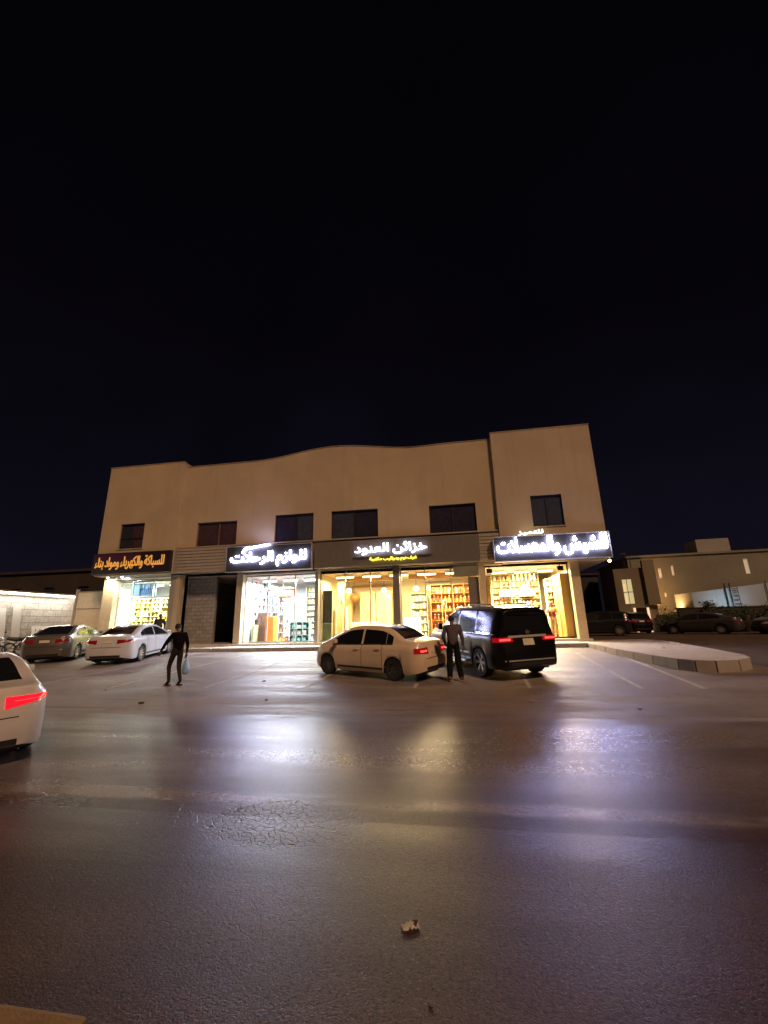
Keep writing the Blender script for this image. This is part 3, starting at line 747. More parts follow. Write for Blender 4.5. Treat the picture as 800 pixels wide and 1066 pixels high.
# --- wardrobe shop, left bay
gm_y = mat('yellow_wardrobe', (.82, .62, .28), .35, var=.05)
for i, (a, c) in enumerate(((-6.9, -6.25), (-5.7, -4.75), (-4.7, -3.75))):
    tt = cabinet(a, c, 3.35, 25.2, gm_y, ['narrow', 'wide', 'second wide'][i]+' yellow wardrobe against the back wall of the wardrobe shop', 2, .5, 'wardrobe')
def wall_lamp(x, y, z, label, grp, r=.13):
    t = thing('pendant_lamp', label, 'lamp', (x, y, z), 0, grp)
    b = MB(); b.tube([(0, 0, .1), (0, 0, 4.14-z)], .012, 6); b.build('cord', M['trim'], t)
    b = MB(); b.ball((0, 0, 0), (r*1.25, r, r), 12); b.build('shade', M['bulb_warm'], t)
for x, z, y, d in ((-6.30, 3.50, 24.6, 'leftmost of the left bay'), (-4.15, 3.45, 24.6, 'beside the grey pillar in the left bay'), (-2.25, 3.5, 24.8, 'over the white display of the right bay'), (-1.45, 3.5, 24.6, 'in the middle of the right bay'), (-.2, 3.42, 24.6, 'rightmost of the right bay')):
    wall_lamp(x, y, z, 'round glowing pendant lamp, '+d, 'pendant lamps of the wardrobe shop')
t = thing('round_lantern', 'round red orange lantern hanging before the yellow wardrobes', 'lantern', (-5.95, 24.5, 3.08))
b = MB(); b.ball((0, 0, 0), (.26, .26, .26), 16); b.build('globe', gm('lantern', (.8, .16, .03)), t, smooth=True)
b = MB(); b.tube([(0, 0, .24), (0, 0, 1.04)], .01, 6); b.lathe([(.01, .24), (.09, .24), (.07, .29), (.01, .29)], 10); b.build('cord', M['trim'], t)
rows = shelf_unit(-6.75, -6.15, 23.6, FLOOR, 2.5, 5, white_m, 'white display shelf in front of the yellow wardrobes', back=False)
fill(-6.75, -6.15, 23.6, rows, ['vase', 'bottle'], ['white', 'cream', 'gold'], 'on the white display shelf of the wardrobe shop', 'vases on the white display shelf', .19, .26)
t = thing('glass_door_film', 'tall grey panel with pale green base behind the left edge of the wardrobe shop', 'panel', (-6.72, 21.6, FLOOR))
b = MB(); b.box(-.24, .28, -.03, .03, .95, 2.62); b.build('panel', gm('greyfilm', (.22, .23, .21)), t, bevel=.005)
b = MB(); b.box(-.24, .28, -.03, .03, 0, .945); b.build('base', gm('palegreen', (.45, .58, .35)), t, bevel=.005)
t = thing('sofa', 'low cream sofa behind the glass of the left bay', 'sofa', (-5.0, 22.7, FLOOR))
b = MB(); b.box(-.8, .8, -.35, .35, .1, .42); b.build('seat', gm('sofacream', (.72, .64, .48)), t, bevel=.05)
b = MB(); b.box(-.8, .8, .2, .38, .42, .95); b.build('backrest', gm('sofacream', (.72, .64, .48)), t, bevel=.05)
for s in (-1, 1):
    b = MB(); b.box(min(s*.82, s*.98), max(s*.82, s*.98), -.35, .38, .0, .62); b.build('armrest', gm('sofacream', (.72, .64, .48)), t, bevel=.04)
# panelling and beams of the ceiling
for i, (x, w_) in enumerate(((-6.55, .3), (-5.2, .4), (-4.2, .42))):
    t = thing('wall_moulding', ['narrow', 'middle', 'right'][i]+' pair of pale gold mouldings standing on the wardrobe fronts', 'moulding', (x, 24.88, FLOOR+.08)); b = MB()
    for sg in (-1, 1): b.box(sg*w_-.025, sg*w_+.025, -.03, .03, 0, 2.6)
    b.box(-w_, w_, -.028, .028, 2.605, 2.66); b.build('moulding', gm('palegold', (.72, .62, .40)), t)
for i, (x, y, h_) in enumerate(((-6.1, 22.4, 1.9), (-3.6, 22.5, 2.1), (-.55, 22.3, 1.7))):
    t = thing('floor_stand', ['slim white display stand near the red orange lantern', 'slim white display stand beside the grey pillar', 'slim white display stand before the brown shelving'][i], 'stand', (x, y, FLOOR)); b = MB()
    b.lathe([(.01, 0), (.16, 0), (.16, .02), (.02, .04), (.02, h_), (.10, h_+.02), (.13, h_+.25), (.01, h_+.27)], 14); b.build('stand', gm('cream', GC['cream']), t, smooth=True)
t = thing('curtain', 'pale yellow curtain folds at the left of the wardrobe shop', 'curtain', (-6.55, 22.9, FLOOR+.05)); b = MB(); n = 40
for i in range(n):
    a, c = i/n, (i+1)/n; f = lambda q: (q*.5, .05*math.sin(q*38), 0)
    A, C_ = f(a), f(c); b.quad((A[0], A[1], 0), (C_[0], C_[1], 0), (C_[0], C_[1], 3.3), (A[0], A[1], 3.3))
b.build('curtain', gm('curtain', (.78, .66, .36)), t, smooth=True, weld=True)
t = thing('door_frame', 'dark brown frame with thin mouldings on the yellow back wall', 'panel', (-4.9, 25.85, FLOOR)); b = MB()
for a, c in ((-1.5, -1.44), (1.3, 1.36)): b.box(a, c, -.04, .03, 0, 3.2)
b.box(-1.44, 1.3, -.04, .03, 3.08, 3.2); b.build('frame', wood_m, t)
# --- wardrobe shop, right bay
rows = shelf_unit(-1.35, 1.1, 23.6, FLOOR, 3.55, 6, wood_m, 'ornate brown shelving with golden ware in the right bay', cols=4)
fill(-1.3, 1.05, 23.55, rows, ['vase', 'jar', 'vase', 'bottle'], ['gold', 'brown', 'orange', 'red', 'gold', 'cream'], 'on the brown shelving of the right bay', 'golden ware in the right bay', .21, .36)
rows = shelf_unit(-2.6, -1.65, 25.0, FLOOR, 3.2, 6, gm('creamshelf', (.8, .76, .58)), 'cream shelving at the left of the right bay')
fill(-2.6, -1.65, 24.95, rows, ['carton', 'jar'], ['cream', 'white', 'gold'], 'on the cream shelving of the right bay', 'goods in the right bay', .22, .32)
t = thing('display_case', 'white lit glass display case at the foot of the right bay', 'display case', (-2.35, 22.6, FLOOR))
b = MB(); b.box(-.45, .45, -.25, .25, 0, .3); b.build('base', white_m, t, bevel=.01)
b = MB(); b.box(-.44, .44, .20, .23, .31, 1.15); b.build('light_panel', emis('case_light', (.85, .97, 1.0), 3.5), t)
b = MB()
for x in (-.44, .41): b.box(x, x+.03, -.25, -.22, .3, 1.18)
b.box(-.45, .45, -.25, .25, 1.18, 1.21); b.box(-.43, .43, -.2, .18, .7, .715); b.build('frame', M['alu'], t)
t = thing('blank_board', 'blank pale board fixed over the right end of the wardrobe shop', 'board', (.62, 21.18, 3.72))
b = MB(); b.box(-.62, .60, -.02, .02, 0, .52); b.build('panel', gm('blank', (.55, .52, .42)), t, bevel=.005)
t = thing('door_panel', 'dark taupe door panel between the wardrobe shop and the rightmost shop', 'panel', (.92, 21.12, FLOOR))
b = MB(); b.box(-.24, .26, -.03, .03, 0, 3.0); b.build('panel', gm('taupe', (.14, .11, .10)), t, bevel=.005)
for x in (-4.9, -.8):
    t = thing('ceiling_beam', 'brown ceiling beam in the %s bay of the wardrobe shop' % ('left' if x < -2 else 'right'), 'beam', (x, 23.3, 3.9))
    b = MB(); b.box(-1.7, 1.7, -.12, .12, 0, .22); b.box(-1.7, 1.7, .5, .62, .05, .22); b.build('beam', wood_m, t)
# --- rightmost shop
rows = shelf_unit(1.6, 4.7, 24.9, FLOOR, 4.1, 10, gm('paleshelf', (.75, .66, .42)), 'floor to ceiling pale shelving at the back of the rightmost shop', cols=6)
fill(1.62, 4.68, 24.85, rows, ['carton', 'jar', 'bottle'], ['cream', 'white', 'yellow', 'gold', 'brown', 'orange', 'grey'], 'on the back shelving of the rightmost shop', 'goods on the back shelving of the rightmost shop', .26, .28)
for i, (x0, x1) in enumerate(((2.5, 3.2), (3.55, 4.35))):
    t = thing('light_box', ['left', 'right'][i]+' glowing light box on the back shelving of the rightmost shop', 'light box', ((x0+x1)/2, 24.3, 2.85))
    b = MB(); b.box(-(x1-x0)/2, (x1-x0)/2, -.03, .03, 0, .28); b.build('panel', emis('box_light', (1, .97, .82), 5), t, bevel=.01)
    b = MB(); b.box(-(x1-x0)/2-.03, (x1-x0)/2+.03, .032, .34, -.03, .31); b.build('housing', M['alu'], t)
for i in range(5):
    good('bottle', 'red' if i % 2 else 'orange', 3.55+i*.2, 24.45, 1.95, .3, .62, 'standing below the right light box', 'red bottles below the light box')
t = thing('counter', 'glass topped wooden counter across the rightmost shop', 'counter', (3.6, 24.2, FLOOR))
b = MB(); b.box(-1.4, 1.0, -.3, .3, 0, 1.24); b.build('body', wood_m, t, bevel=.02); b = MB(); b.box(-1.45, 1.05, -.34, .34, 1.242, 1.268); b.build('top', gm('top', (.5, .45, .35), .1), t)
for i in range(6):
    t = thing('tube_lamp', 'greenish yellow hanging tube near the ceiling of the rightmost shop', 'lamp', (3.2+i*.22, 23.6, 3.62), 0, 'hanging tubes of the rightmost shop')
    b = MB(); b.tube([(0, 0, 0), (0, 0, .36)], .035, 8); b.build('tube', emis('tube_green', (.9, 1, .35), 2.5), t); b = MB(); b.tube([(0, 0, .36), (0, 0, .53)], .008, 5); b.build('cord', M['trim'], t)
for x, z, l in ((3.25, 3.0, 'left'), (3.7, 3.25, 'right')):
    t = thing('globe_lamp', l+' bright blue white globe lamp in the rightmost shop', 'lamp', (x, 23.4, z))
    b = MB(); b.ball((0, 0, 0), .13, 12); b.build('globe', emis('globe', (.85, .92, 1), 14), t); b = MB(); b.tube([(0, 0, .12), (0, 0, 4.14-z)], .01, 5); b.build('cord', M['trim'], t)
tanp = mat('gold_panel', (.62, .40, .12), .3, var=.12, scale=2)
t = thing('side_panel', 'tall golden side panel inside the right jamb of the rightmost shop', 'panel', (5.28, 21.45, FLOOR)); b = MB()
for i in range(4): b.box(-.18+i*.0-.02*i, .17-.03*i, .05+i*.9, .9+i*.9, 0, 3.05)
b.build('panel', tanp, t, bevel=.01)
t = thing('side_panel', 'narrow golden side panel inside the left jamb of the rightmost shop', 'panel', (1.66, 21.45, FLOOR)); b = MB()
for i in range(3): b.box(-.14, .10+.02*i, .05+i*.9, .9+i*.9, 0, 3.0)
b.build('panel', tanp, t, bevel=.01)
rows = shelf_unit(4.72, 5.1, 23.2, FLOOR, 3.6, 9, gm('paleshelf', (.75, .66, .42)), 'narrow shelving along the right side of the rightmost shop', back=True)
fill(4.7, 5.1, 23.15, rows, ['jar', 'carton'], ['gold', 'white', 'brown'], 'on the narrow right shelving of the rightmost shop', 'goods on the narrow right shelving', .15, .26)
# small floodlight boxes at the top corners of that opening
for x, l in ((1.75, 'left'), (5.1, 'right')):
    t = thing('flood_light', 'dark boxy floodlight in the top %s corner of the rightmost opening' % l, 'lamp', (x, 21.2, 3.82))
    b = MB(); b.box(-.14, .14, -.10, .06, 0, .22); b.build('housing', M['alu_dark'], t, bevel=.02); b = MB(); b.tube([(0, .0, .22), (0, 0, .37)], .02, 6); b.build('bracket', M['alu_dark'], t)

# ------------------------------------------------------------------ cars
def cr(keys, x):
    """smooth interpolation (monotone cubic) through sorted key points"""
    if x <= keys[0][0]: return keys[0][1]
    if x >= keys[-1][0]: return keys[-1][1]
    n = len(keys)
    for i in range(n-1):
        if x <= keys[i+1][0]: break
    def sl(k):
        if k == 0 or k == n-1:
            a = 0 if k == 0 else n-2
            return (keys[a+1][1]-keys[a][1])/(keys[a+1][0]-keys[a][0])
        d0 = (keys[k][1]-keys[k-1][1])/(keys[k][0]-keys[k-1][0]); d1 = (keys[k+1][1]-keys[k][1])/(keys[k+1][0]-keys[k][0])
        return 0 if d0*d1 <= 0 else 2*d0*d1/(d0+d1)
    h_ = keys[i+1][0]-keys[i][0]; t = (x-keys[i][0])/h_
    a, b = sl(i)*h_, sl(i+1)*h_
    return (2*t**3-3*t*t+1)*keys[i][1]+(t**3-2*t*t+t)*a+(3*t*t-2*t**3)*keys[i+1][1]+(t**3-t*t)*b

class Car:
    def __init__(s, label, cat, paint, spec, loc, rz, scale=1, tail='tail', rim='rim', name='parked_car', group=None, detail=True):
        s.sp = spec; s.t = thing(name, label, cat, loc, rz, group); s.t.scale = (scale,)*3
        s.paint = paint; s.tail = tail; s.rimm = rim; s.detail = detail
        s.body(); s.glass(); s.wheels(); s.lights(); s.extras()
    def body(s):
        p = s.sp; ro, fo, wb = p['ro'], p['fo'], p['wb']; W = p['W']/2; x0, x1 = -ro, wb+fo
        s.x0, s.x1 = x0, x1; r = p['tyre']+.045; s.ar = r
        def arch(x):
            z = -1
            for c in (0, wb):
                d = abs(x-c)
                if d < r: z = max(z, p['tyre']+math.sqrt(r*r-d*d))
            return z
        xs = sorted(set([round(x0+(x1-x0)*i/84, 4) for i in range(85)] + [round(c+sg*r*k, 4) for c in (0, wb) for sg in (-1, 1) for k in (.9999, .97, .9)] + [round(x0+e, 4) for e in (.02, .05, .09)] + [round(x1-e, 4) for e in (.02, .05, .09)]))
        b = MB(); rings = []
        for x in xs:
            dr, df = x-x0, x1-x
            e = 0
            if dr < .45: e = p.get('rr', .20)*(1-dr/.45)**2.4
            if df < .75: e = max(e, p.get('fr', .42)*(1-df/.75)**2.2)
            w = W-e; zb = cr(p['belt'], x); zt = max(cr(p['top'], x), zb+.012); h = zt-zb
            zu = p['gc'] + (.10*(1-dr/.5)**2 if dr < .5 else 0) + (.06*(1-df/.4)**2 if df < .4 else 0)
            k = p['tumble']; zm = zu+(zb-zu)*.45
            q = [(0, zu), (w-.16, zu), (w-.045, zu+.02), (w-.012, zu+.10), (w, zm), (w-.004, zb-.16), (w-.022, zb-.05), (w-.06, zb-.004)]
            c0 = w-.075
            q += [(c0-k*h*.3, zb+h*.3), (c0-k*h*.62, zb+h*.62), (c0-k*h*.84-.012, zb+h*.84), (c0-k*h-.05, zb+h*.945), ((c0-k*h)*.80, zb+h*.982), ((c0-k*h)*.45, zb+h*.997), (0, zt)]
            az = arch(x)
            if az > 0:
                q = [(y, max(z, az+.008*i_)) if i_ < 7 else (y, z) for i_, (y, z) in enumerate(q)]
            ring = []
            for y, z in q:
                dx = 0
                if dr < .14: dx = (1-dr/.14)*max(0, (z-.62))*p.get('rslant', .25)
                if df < .14: dx = -(1-df/.14)*max(0, (z-.50))*p.get('fslant', .45)
                ring.append((x+dx, y, z))
            rings.append(ring)
        n = len(rings[0])
        for i in range(len(rings)-1):
            for j in range(n-1):
                a, c = rings[i], rings[i+1]; mm = 1 if j < 2 else 0
                b.quad(a[j], c[j], c[j+1], a[j+1], mm)
                f = lambda q: (q[0], -q[1], q[2])
                b.quad(f(a[j]), f(a[j+1]), f(c[j+1]), f(c[j]), mm)
        for ring in (rings[0], rings[-1]):
            for j in range(n-1):
                f = lambda q: (q[0], -q[1], q[2])
                if j == 0: b.quad(ring[0], ring[1], f(ring[1]), ring[0], 1); continue
                b.quad(ring[j], ring[j+1], f(ring[j+1]), f(ring[j]), 1 if j < 2 else 0)
        o = b.build('body', [s.paint, M['trim']], s.t, smooth=True, weld=True, angle=38)
        s.o = o
        bm = bmesh.new(); bm.from_mesh(o.data); s.bvh = BVHTree.FromBMesh(bm); bm.free()
        # dark chassis between the wheels closes the arches
        c = MB(); c.box(x0+.25, x1-.3, -W+.30, W-.30, p['gc']-.02, .55); c.build('chassis', M['trim'], s.t)
    def patch(s, name, m, org, nu, nv, off=.006, parent=None, smooth=True):
        """grid of points cast onto the body; org(u,v)->(origin, direction)"""
        P = []
        for i in range(nu+1):
            for j in range(nv+1):
                o_, d_ = org(i/nu, j/nv); o_, d_ = Vector(o_), Vector(d_).normalized()
                hit = s.bvh.ray_cast(o_, d_)
                if hit[0] is None: P.append(None); continue
                nn = hit[1]
                if nn.dot(d_) > 0: nn = -nn
                P.append((hit[0]+nn*off, hit[0]-nn*.01))
        b = MB(); idx = lambda i, j: i*(nv+1)+j
        for i in range(nu):
            for j in range(nv):
                q = [P[idx(i, j)], P[idx(i+1, j)], P[idx(i+1, j+1)], P[idx(i, j+1)]]
                if any(k is None for k in q): continue
                b.quad(*[k[0] for k in q])
        def skirt(a, c):
            if a and c: b.quad(a[0], c[0], c[1], a[1])
        for i in range(nu): skirt(P[idx(i, 0)], P[idx(i+1, 0)]); skirt(P[idx(i, nv)], P[idx(i+1, nv)])
        for j in range(nv): skirt(P[idx(0, j)], P[idx(0, j+1)]); skirt(P[idx(nu, j)], P[idx(nu, j+1)])
        return b.build(name, m, parent or s.t, smooth=smooth, weld=True, angle=50)
    def side(s, name, m, xa, xb, lo, hi, sg, nu=14, nv=5, off=.006, parent=None):
        return s.patch(name, m, lambda u, v: ((xa+(xb-xa)*u, sg*2.5, lo(xa+(xb-xa)*u)+(hi(xa+(xb-xa)*u)-lo(xa+(xb-xa)*u))*v), (0, -sg, 0)), nu, nv, off, parent)
    def glass(s):
        p = s.sp; g_ = p['glass']; belt = lambda x: cr(p['belt'], x)+p.get('sill', .035)
        top = lambda x: max(belt(x)+.004, cr(p['top'], x)-p.get('head', .12))
        for sg in (1, -1):
            for (xa, xb) in g_['side']:
                hi = (lambda x, xa=xa, xb=xb: max(belt(x)+.004, min(top(x), g_['cut'](x)) if 'cut' in g_ else top(x)))
                w = s.side('side_window', M['carglass'], xa, xb, belt, hi, sg)
            if s.detail:
                xa, xb = g_['side'][0][0], g_['side'][-1][1]
                s.side('window_trim', M[p.get('wtrim', 'trim')], xa, xb, lambda x: belt(x)-.028, lambda x: belt(x)-.006, sg, 20, 1, .008)
        W = p['W']/2
        def top_patch(name, xa, xb, wa, wb_):
            s.patch(name, M['carglass'], lambda u, v: ((xa+(xb-xa)*u, (2*v-1)*(wa+(wb_-wa)*u), 3), (0, 0, -1)), 10, 12)
        top_patch('windshield', *g_['front'])
        if 'rear' in g_: top_patch('rear_window', *g_['rear'])
        if 'back' in g_:
            z0, z1, w0, w1 = g_['back']
            s.patch('rear_window', M['carglass'], lambda u, v: ((s.x0-2, (2*u-1)*(w0+(w1-w0)*v), z0+(z1-z0)*v), (1, 0, 0)), 12, 8)
    def corner(s, name, m, rear, sg, a0, a1, lo, hi, off=.012, nu=12, nv=4, parent=None, R0=.62):
        p = s.sp; cx = s.x0+R0 if rear else s.x1-R0; cy = sg*(p['W']/2-.55)
        def f(u, v):
            a = R(a0+(a1-a0)*u); d = Vector((-math.cos(a) if rear else math.cos(a), sg*math.sin(a), 0)); z = lo(u)+(hi(u)-lo(u))*v
            return (Vector((cx, cy, z))+d*3, -d)
        return s.patch(name, m, f, nu, nv, off, parent)
    def wheels(s):
        p = s.sp; T = p['tyre']; W = p['W']/2; tw = .205 if p['W'] < 1.9 else .26
        for c in (0, p['wb']):
            for sg in (1, -1):
                w = bpy.data.objects.new('wheel', None); col.objects.link(w); w.parent = s.t; w.location = (c, sg*(W-.02-tw/2), T); w.rotation_euler = (0, 0, 0 if sg > 0 else math.pi)
                if c > 0 and p.get('steer'): w.rotation_euler.z += R(p['steer'])
                if 'wheelmesh' in p:
                    for nm, me in p['wheelmesh']:
                        o = bpy.data.objects.new(nm, me); col.objects.link(o); o.parent = w
                        if nm == 'rim': o.data = me
                    continue
                b = MB(); h_ = tw/2; ri = T*p.get('rimr', .66)
                b.lathe([(ri, -h_*.9), (T-.03, -h_), (T-.006, -h_*.8), (T, -h_*.3), (T, h_*.3), (T-.006, h_*.8), (T-.03, h_), (ri, h_*.9), (ri-.01, 0), (ri, -h_*.9)], 36, axis='y')
                ty = b.build('tyre', M['tyre'], w, smooth=True)
                b = MB(); b.lathe([(ri+.004, -h_*.85), (ri+.004, h_*.92), (ri-.018, h_*.92), (ri-.03, h_*.4), (ri-.04, -h_*.5), (.02, -h_*.5)], 32, axis='y', m=1)
                b.lathe([(.0, h_*.70), (.045, h_*.70), (.055, h_*.5), (.055, -h_*.4)], 16, axis='y')
                ns = p.get('spokes', 7)
                for k in range(ns):
                    a = 2*math.pi*k/ns
                    for da, ww in ((0, .028),) if not p.get('double') else ((-.13, .017), (.13, .017)):
                        r0, r1 = .04, ri-.012; ca, sa = math.cos(a+da), math.sin(a+da); ca0, sa0 = math.cos(a), math.sin(a)
                        A = Vector((ca0*r0, 0, sa0*r0)); B = Vector((ca*r1, 0, sa*r1)); t_ = (B-A).normalized(); n_ = Vector((-t_.z, 0, t_.x))
                        pts = [A-n_*ww*1.1, A+n_*ww*1.1, B+n_*ww*.8, B-n_*ww*.8]
                        up = Vector((0, h_*.62, 0)); up2 = Vector((0, h_*.86, 0)); dn = Vector((0, h_*.2, 0))
                        q = [pts[0]+up, pts[1]+up, pts[2]+up2, pts[3]+up2]; l_ = [v+dn*0+Vector((0, -h_*.35, 0)) for v in q]
                        b.quad(*q)
                        for i in range(4): b.quad(q[i], q[(i+1) % 4], l_[(i+1) % 4], l_[i])
                b.build('rim', [M[s.rimm], M['rim_dark']], w, smooth=True, angle=30)
    def lights(s):
        p = s.sp; L_ = p['tl']; z0, z1, aw = L_
        for sg in (1, -1):
            t = s.corner('tail_light', M[s.tail], True, sg, p.get('ta0', -2), aw, lambda u: z0+p.get('tlrise', .05)*u, lambda u: z1-.02*u, .014)
            if s.detail and s.tail != 'tail':
                s.corner('bulb', M['tail_bulb'], True, sg, 12, aw*.7, lambda u: z0+.03+p.get('tlrise', .05)*.6, lambda u: z0+.03+(z1-z0)*.42, .018, parent=t)
            z2, z3, bw = p['hl']
            s.corner('headlight', M['head'], False, sg, 2, bw, lambda u: z2+.05*u, lambda u: z3+.05*u, .010)
    def extras(s):
        p = s.sp; W = p['W']/2; tr = M['trim']
        # number plate on the boot or bumper
        pz, ph, pw = p['plate']
        s.patch('licence_plate', M['plate'], lambda u, v: ((s.x0-2, (2*u-1)*pw, pz+ph*v), (1, 0, 0)), 3, 2, .014)
        s.patch('grille', tr, lambda u, v: ((s.x1+2, (2*u-1)*.5, .50+.20*v), (-1, 0, 0)), 8, 3, .008)
        s.patch('front_bumper_trim', tr, lambda u, v: ((s.x1+2, (2*u-1)*.6, .27+.12*v), (-1, 0, 0)), 8, 3, .008)
        s.patch('rear_bumper_trim', tr if p.get('rbt', True) else s.paint, lambda u, v: ((s.x0-2, (2*u-1)*(W-.35), p['gc']+.13+.08*v), (1, 0, 0)), 10, 2, .012)
        # boot shut line
        if 'boot' in p:
            bz, bw = p['boot']
            s.patch('boot_seam', tr, lambda u, v: ((s.x0-2, (2*u-1)*bw, bz+.014*v), (1, 0, 0)), 14, 1, .004)
        for sg in (1, -1):
            for x in p['seams']:
                s.side('door_seam', tr, x-.006, x+.006, lambda x: p['gc']+.14, lambda x: cr(p['belt'], x)+.02, sg, 1, 10, .003)
            a, c = p['seams'][0], p['seams'][-1]
            s.side('sill_trim', tr, a-.02, c+.1, lambda x: p['gc']+.105, lambda x: p['gc']+.16, sg, 14, 1, .006)
            for x in p['handles']:
                z = cr(p['belt'], x)-.10
                hit = s.bvh.ray_cast(Vector((x, sg*2.5, z)), Vector((0, -sg, 0)))
                if hit[0]:
                    y = hit[0].y; b = MB(); b.tube([(x-.09, y, z), (x-.07, y+sg*.035, z), (x+.07, y+sg*.035, z), (x+.09, y, z)], .013, 8)
                    b.build('door_handle', M['chrome'] if p.get('chromeh') else s.paint, s.t, smooth=True)
            x = p['mirror']; z = cr(p['belt'], x)+.06
            b = MB(); b.box(x-.06, x+.06, min(sg*(W+.02), sg*(W+.17)), max(sg*(W+.02), sg*(W+.17)), z, z+.13*p.get('mir', 1))
            mo = b.build('mirror', s.paint, s.t, bevel=.035, smooth=True)
            b = MB(); b.tube([(x+.02, sg*(W-.12), z-.01), (x, sg*(W+.06), z+.03)], .02, 6); b.build('stalk', tr, mo)
        # wheel arch lips
        for c in (0, p['wb']):
            for sg in (1, -1):
                b = MB(); r = s.ar; pts = []
                for i in range(19):
                    a = math.pi*i/18; x, z = c+r*math.cos(a), p['tyre']+(r+.004)*math.sin(a)
                    hit = s.bvh.ray_cast(Vector((x*.999+c*.001, sg*2.5, z+.02)), Vector((0, -sg, 0)))
                    y = hit[0].y if hit[0] else sg*W
                    pts.append((x, y-sg*.006, z))
                b.tube(pts, .010, 5); b.build('arch_lip', tr if p.get('darklip') else s.paint, s.t, smooth=True)
        for fn in p.get('more', []): fn(s)

SMALL = dict(wb=2.55, ro=.93, fo=.82, W=1.69, gc=.17, tyre=.305, tumble=.36, rr=.20, fr=.40, spokes=9, rimr=.62,
    top=[(-.93, .92), (-.86, 1.00), (-.50, 1.08), (-.34, 1.10), (.14, 1.36), (.50, 1.46), (1.15, 1.49), (1.60, 1.46), (1.98, 1.34), (2.66, 1.02), (2.82, .97), (3.15, .86), (3.30, .70), (3.37, .60)],
    belt=[(-.93, .86), (-.6, .95), (0, .96), (1.5, .92), (2.5, .88), (2.9, .80), (3.2, .68), (3.37, .55)],
    glass=dict(side=[(.02, .24), (.26, 1.10), (1.18, 2.35)], front=(2.56, 1.80, .60, .50), rear=(-.28, .40, .54, .44)),
    tl=(.73, .90, 52), tlrise=.03, hl=(.58, .70, 60), plate=(.73, .10, .18), seams=(.38, 1.14, 2.28), handles=(.52, 1.32), mirror=2.10, boot=(.60, .50), ta0=6)
MID = dict(wb=2.72, ro=1.05, fo=.95, W=1.82, gc=.16, tyre=.325, tumble=.38, rr=.24, fr=.46, spokes=10, rimr=.70,
    top=[(-1.05, 1.00), (-.98, 1.07), (-.55, 1.10), (-.42, 1.12), (.25, 1.36), (.70, 1.44), (1.25, 1.46), (1.70, 1.41), (2.05, 1.30), (2.78, .98), (2.95, .94), (3.45, .80), (3.60, .68), (3.67, .58)],
    belt=[(-1.05, .90), (-.7, 1.0), (0, 1.0), (1.5, .94), (2.6, .89), (3.1, .80), (3.5, .68), (3.67, .55)],
    glass=dict(side=[(-.02, .26), (.28, 1.14), (1.22, 2.52)], front=(2.72, 1.90, .66, .54), rear=(-.40, .50, .60, .48)),
    tl=(.79, .95, 60), tlrise=.10, hl=(.58, .70, 62), plate=(.82, .10, .18), seams=(.40, 1.18, 2.42), handles=(.56, 1.38), mirror=2.22, boot=(.66, .55), ta0=2)
def suv_more(s):
    ch, tr = M['chrome'], M['trim']; W = s.sp['W']/2
    s.patch('tailgate_strip', M['alu'], lambda u, v: ((s.x0-2, (2*u-1)*.60, 1.10+.055*v), (1, 0, 0)), 12, 1, .022)
    s.patch('bumper_strip', M['alu'], lambda u, v: ((s.x0-2, (2*u-1)*.80, .52+.03*v), (1, 0, 0)), 12, 1, .014)
    for sg in (1, -1):
        b = MB(); zr = lambda x: cr(s.sp['top'], x)
        b.tube([(-.35, sg*(W-.40), zr(-.35)), (-.25, sg*(W-.38), zr(-.25)+.06), (.8, sg*(W-.37), zr(.8)+.06), (1.9, sg*(W-.38), zr(1.9)+.05), (2.0, sg*(W-.40), zr(2.0))], .02, 8); b.build('roof_rail', ch, s.t, smooth=True)
        b = MB(); b.box(.62, 2.35, min(sg*(W-.10), sg*(W+.10)), max(sg*(W-.10), sg*(W+.10)), .36, .41); b.build('running_board', ch, s.t, bevel=.012)
        s.side('door_strip', ch, .55, 2.45, lambda x: .60, lambda x: .635, sg, 14, 1, .012)
        s.side('window_frame', ch, -.62, .20, lambda x: cr(s.sp['belt'], x)+.03, lambda x: cr(s.sp['belt'], x)+.045, sg, 8, 1, .010)
    b = MB(); b.lathe([(.001, 0), (.06, 0), (.06, .015), (.045, .015), (.045, .004)], 18, c=(s.x0+.115, 0, 1.24), axis='x'); b.box(s.x0+.10, s.x0+.112, -.075, .075, 1.225, 1.255)
    b.build('emblem', ch, s.t)
    b = MB(); b.box(s.x0+.22, s.x0+.50, -.60, .60, 1.855, 1.885); b.build('spoiler', s.paint, s.t, bevel=.012)
SUV = dict(wb=3.05, ro=1.12, fo=.93, W=1.98, gc=.28, tyre=.40, tumble=.25, rr=.24, fr=.42, spokes=6, double=True, rimr=.68, rslant=.30, fslant=.16, sill=.03, head=.13,
    top=[(-1.12, 1.68), (-1.02, 1.80), (-.7, 1.89), (.3, 1.93), (1.4, 1.92), (1.85, 1.85), (2.12, 1.70), (2.62, 1.28), (2.75, 1.23), (3.5, 1.13), (3.85, 1.02), (3.98, .80)],
    belt=[(-1.12, 1.16), (-.6, 1.18), (1.5, 1.14), (2.6, 1.12), (3.4, 1.04), (3.8, .94), (3.98, .72)],
    glass=dict(side=[(-.78, .18), (.30, 1.30), (1.42, 2.50)], front=(2.56, 1.95, .74, .66), back=(1.26, 1.68, .70, .60)),
    tl=(1.0, 1.13, 60), tlrise=0.0, ta0=4, hl=(.82, .98, 58), plate=(.90, .17, .17), seams=(.44, 1.36, 2.45), handles=(.60, 1.55), mirror=2.28, mir=1.6, chromeh=True, more=[suv_more], rbt=True, wtrim='chrome')
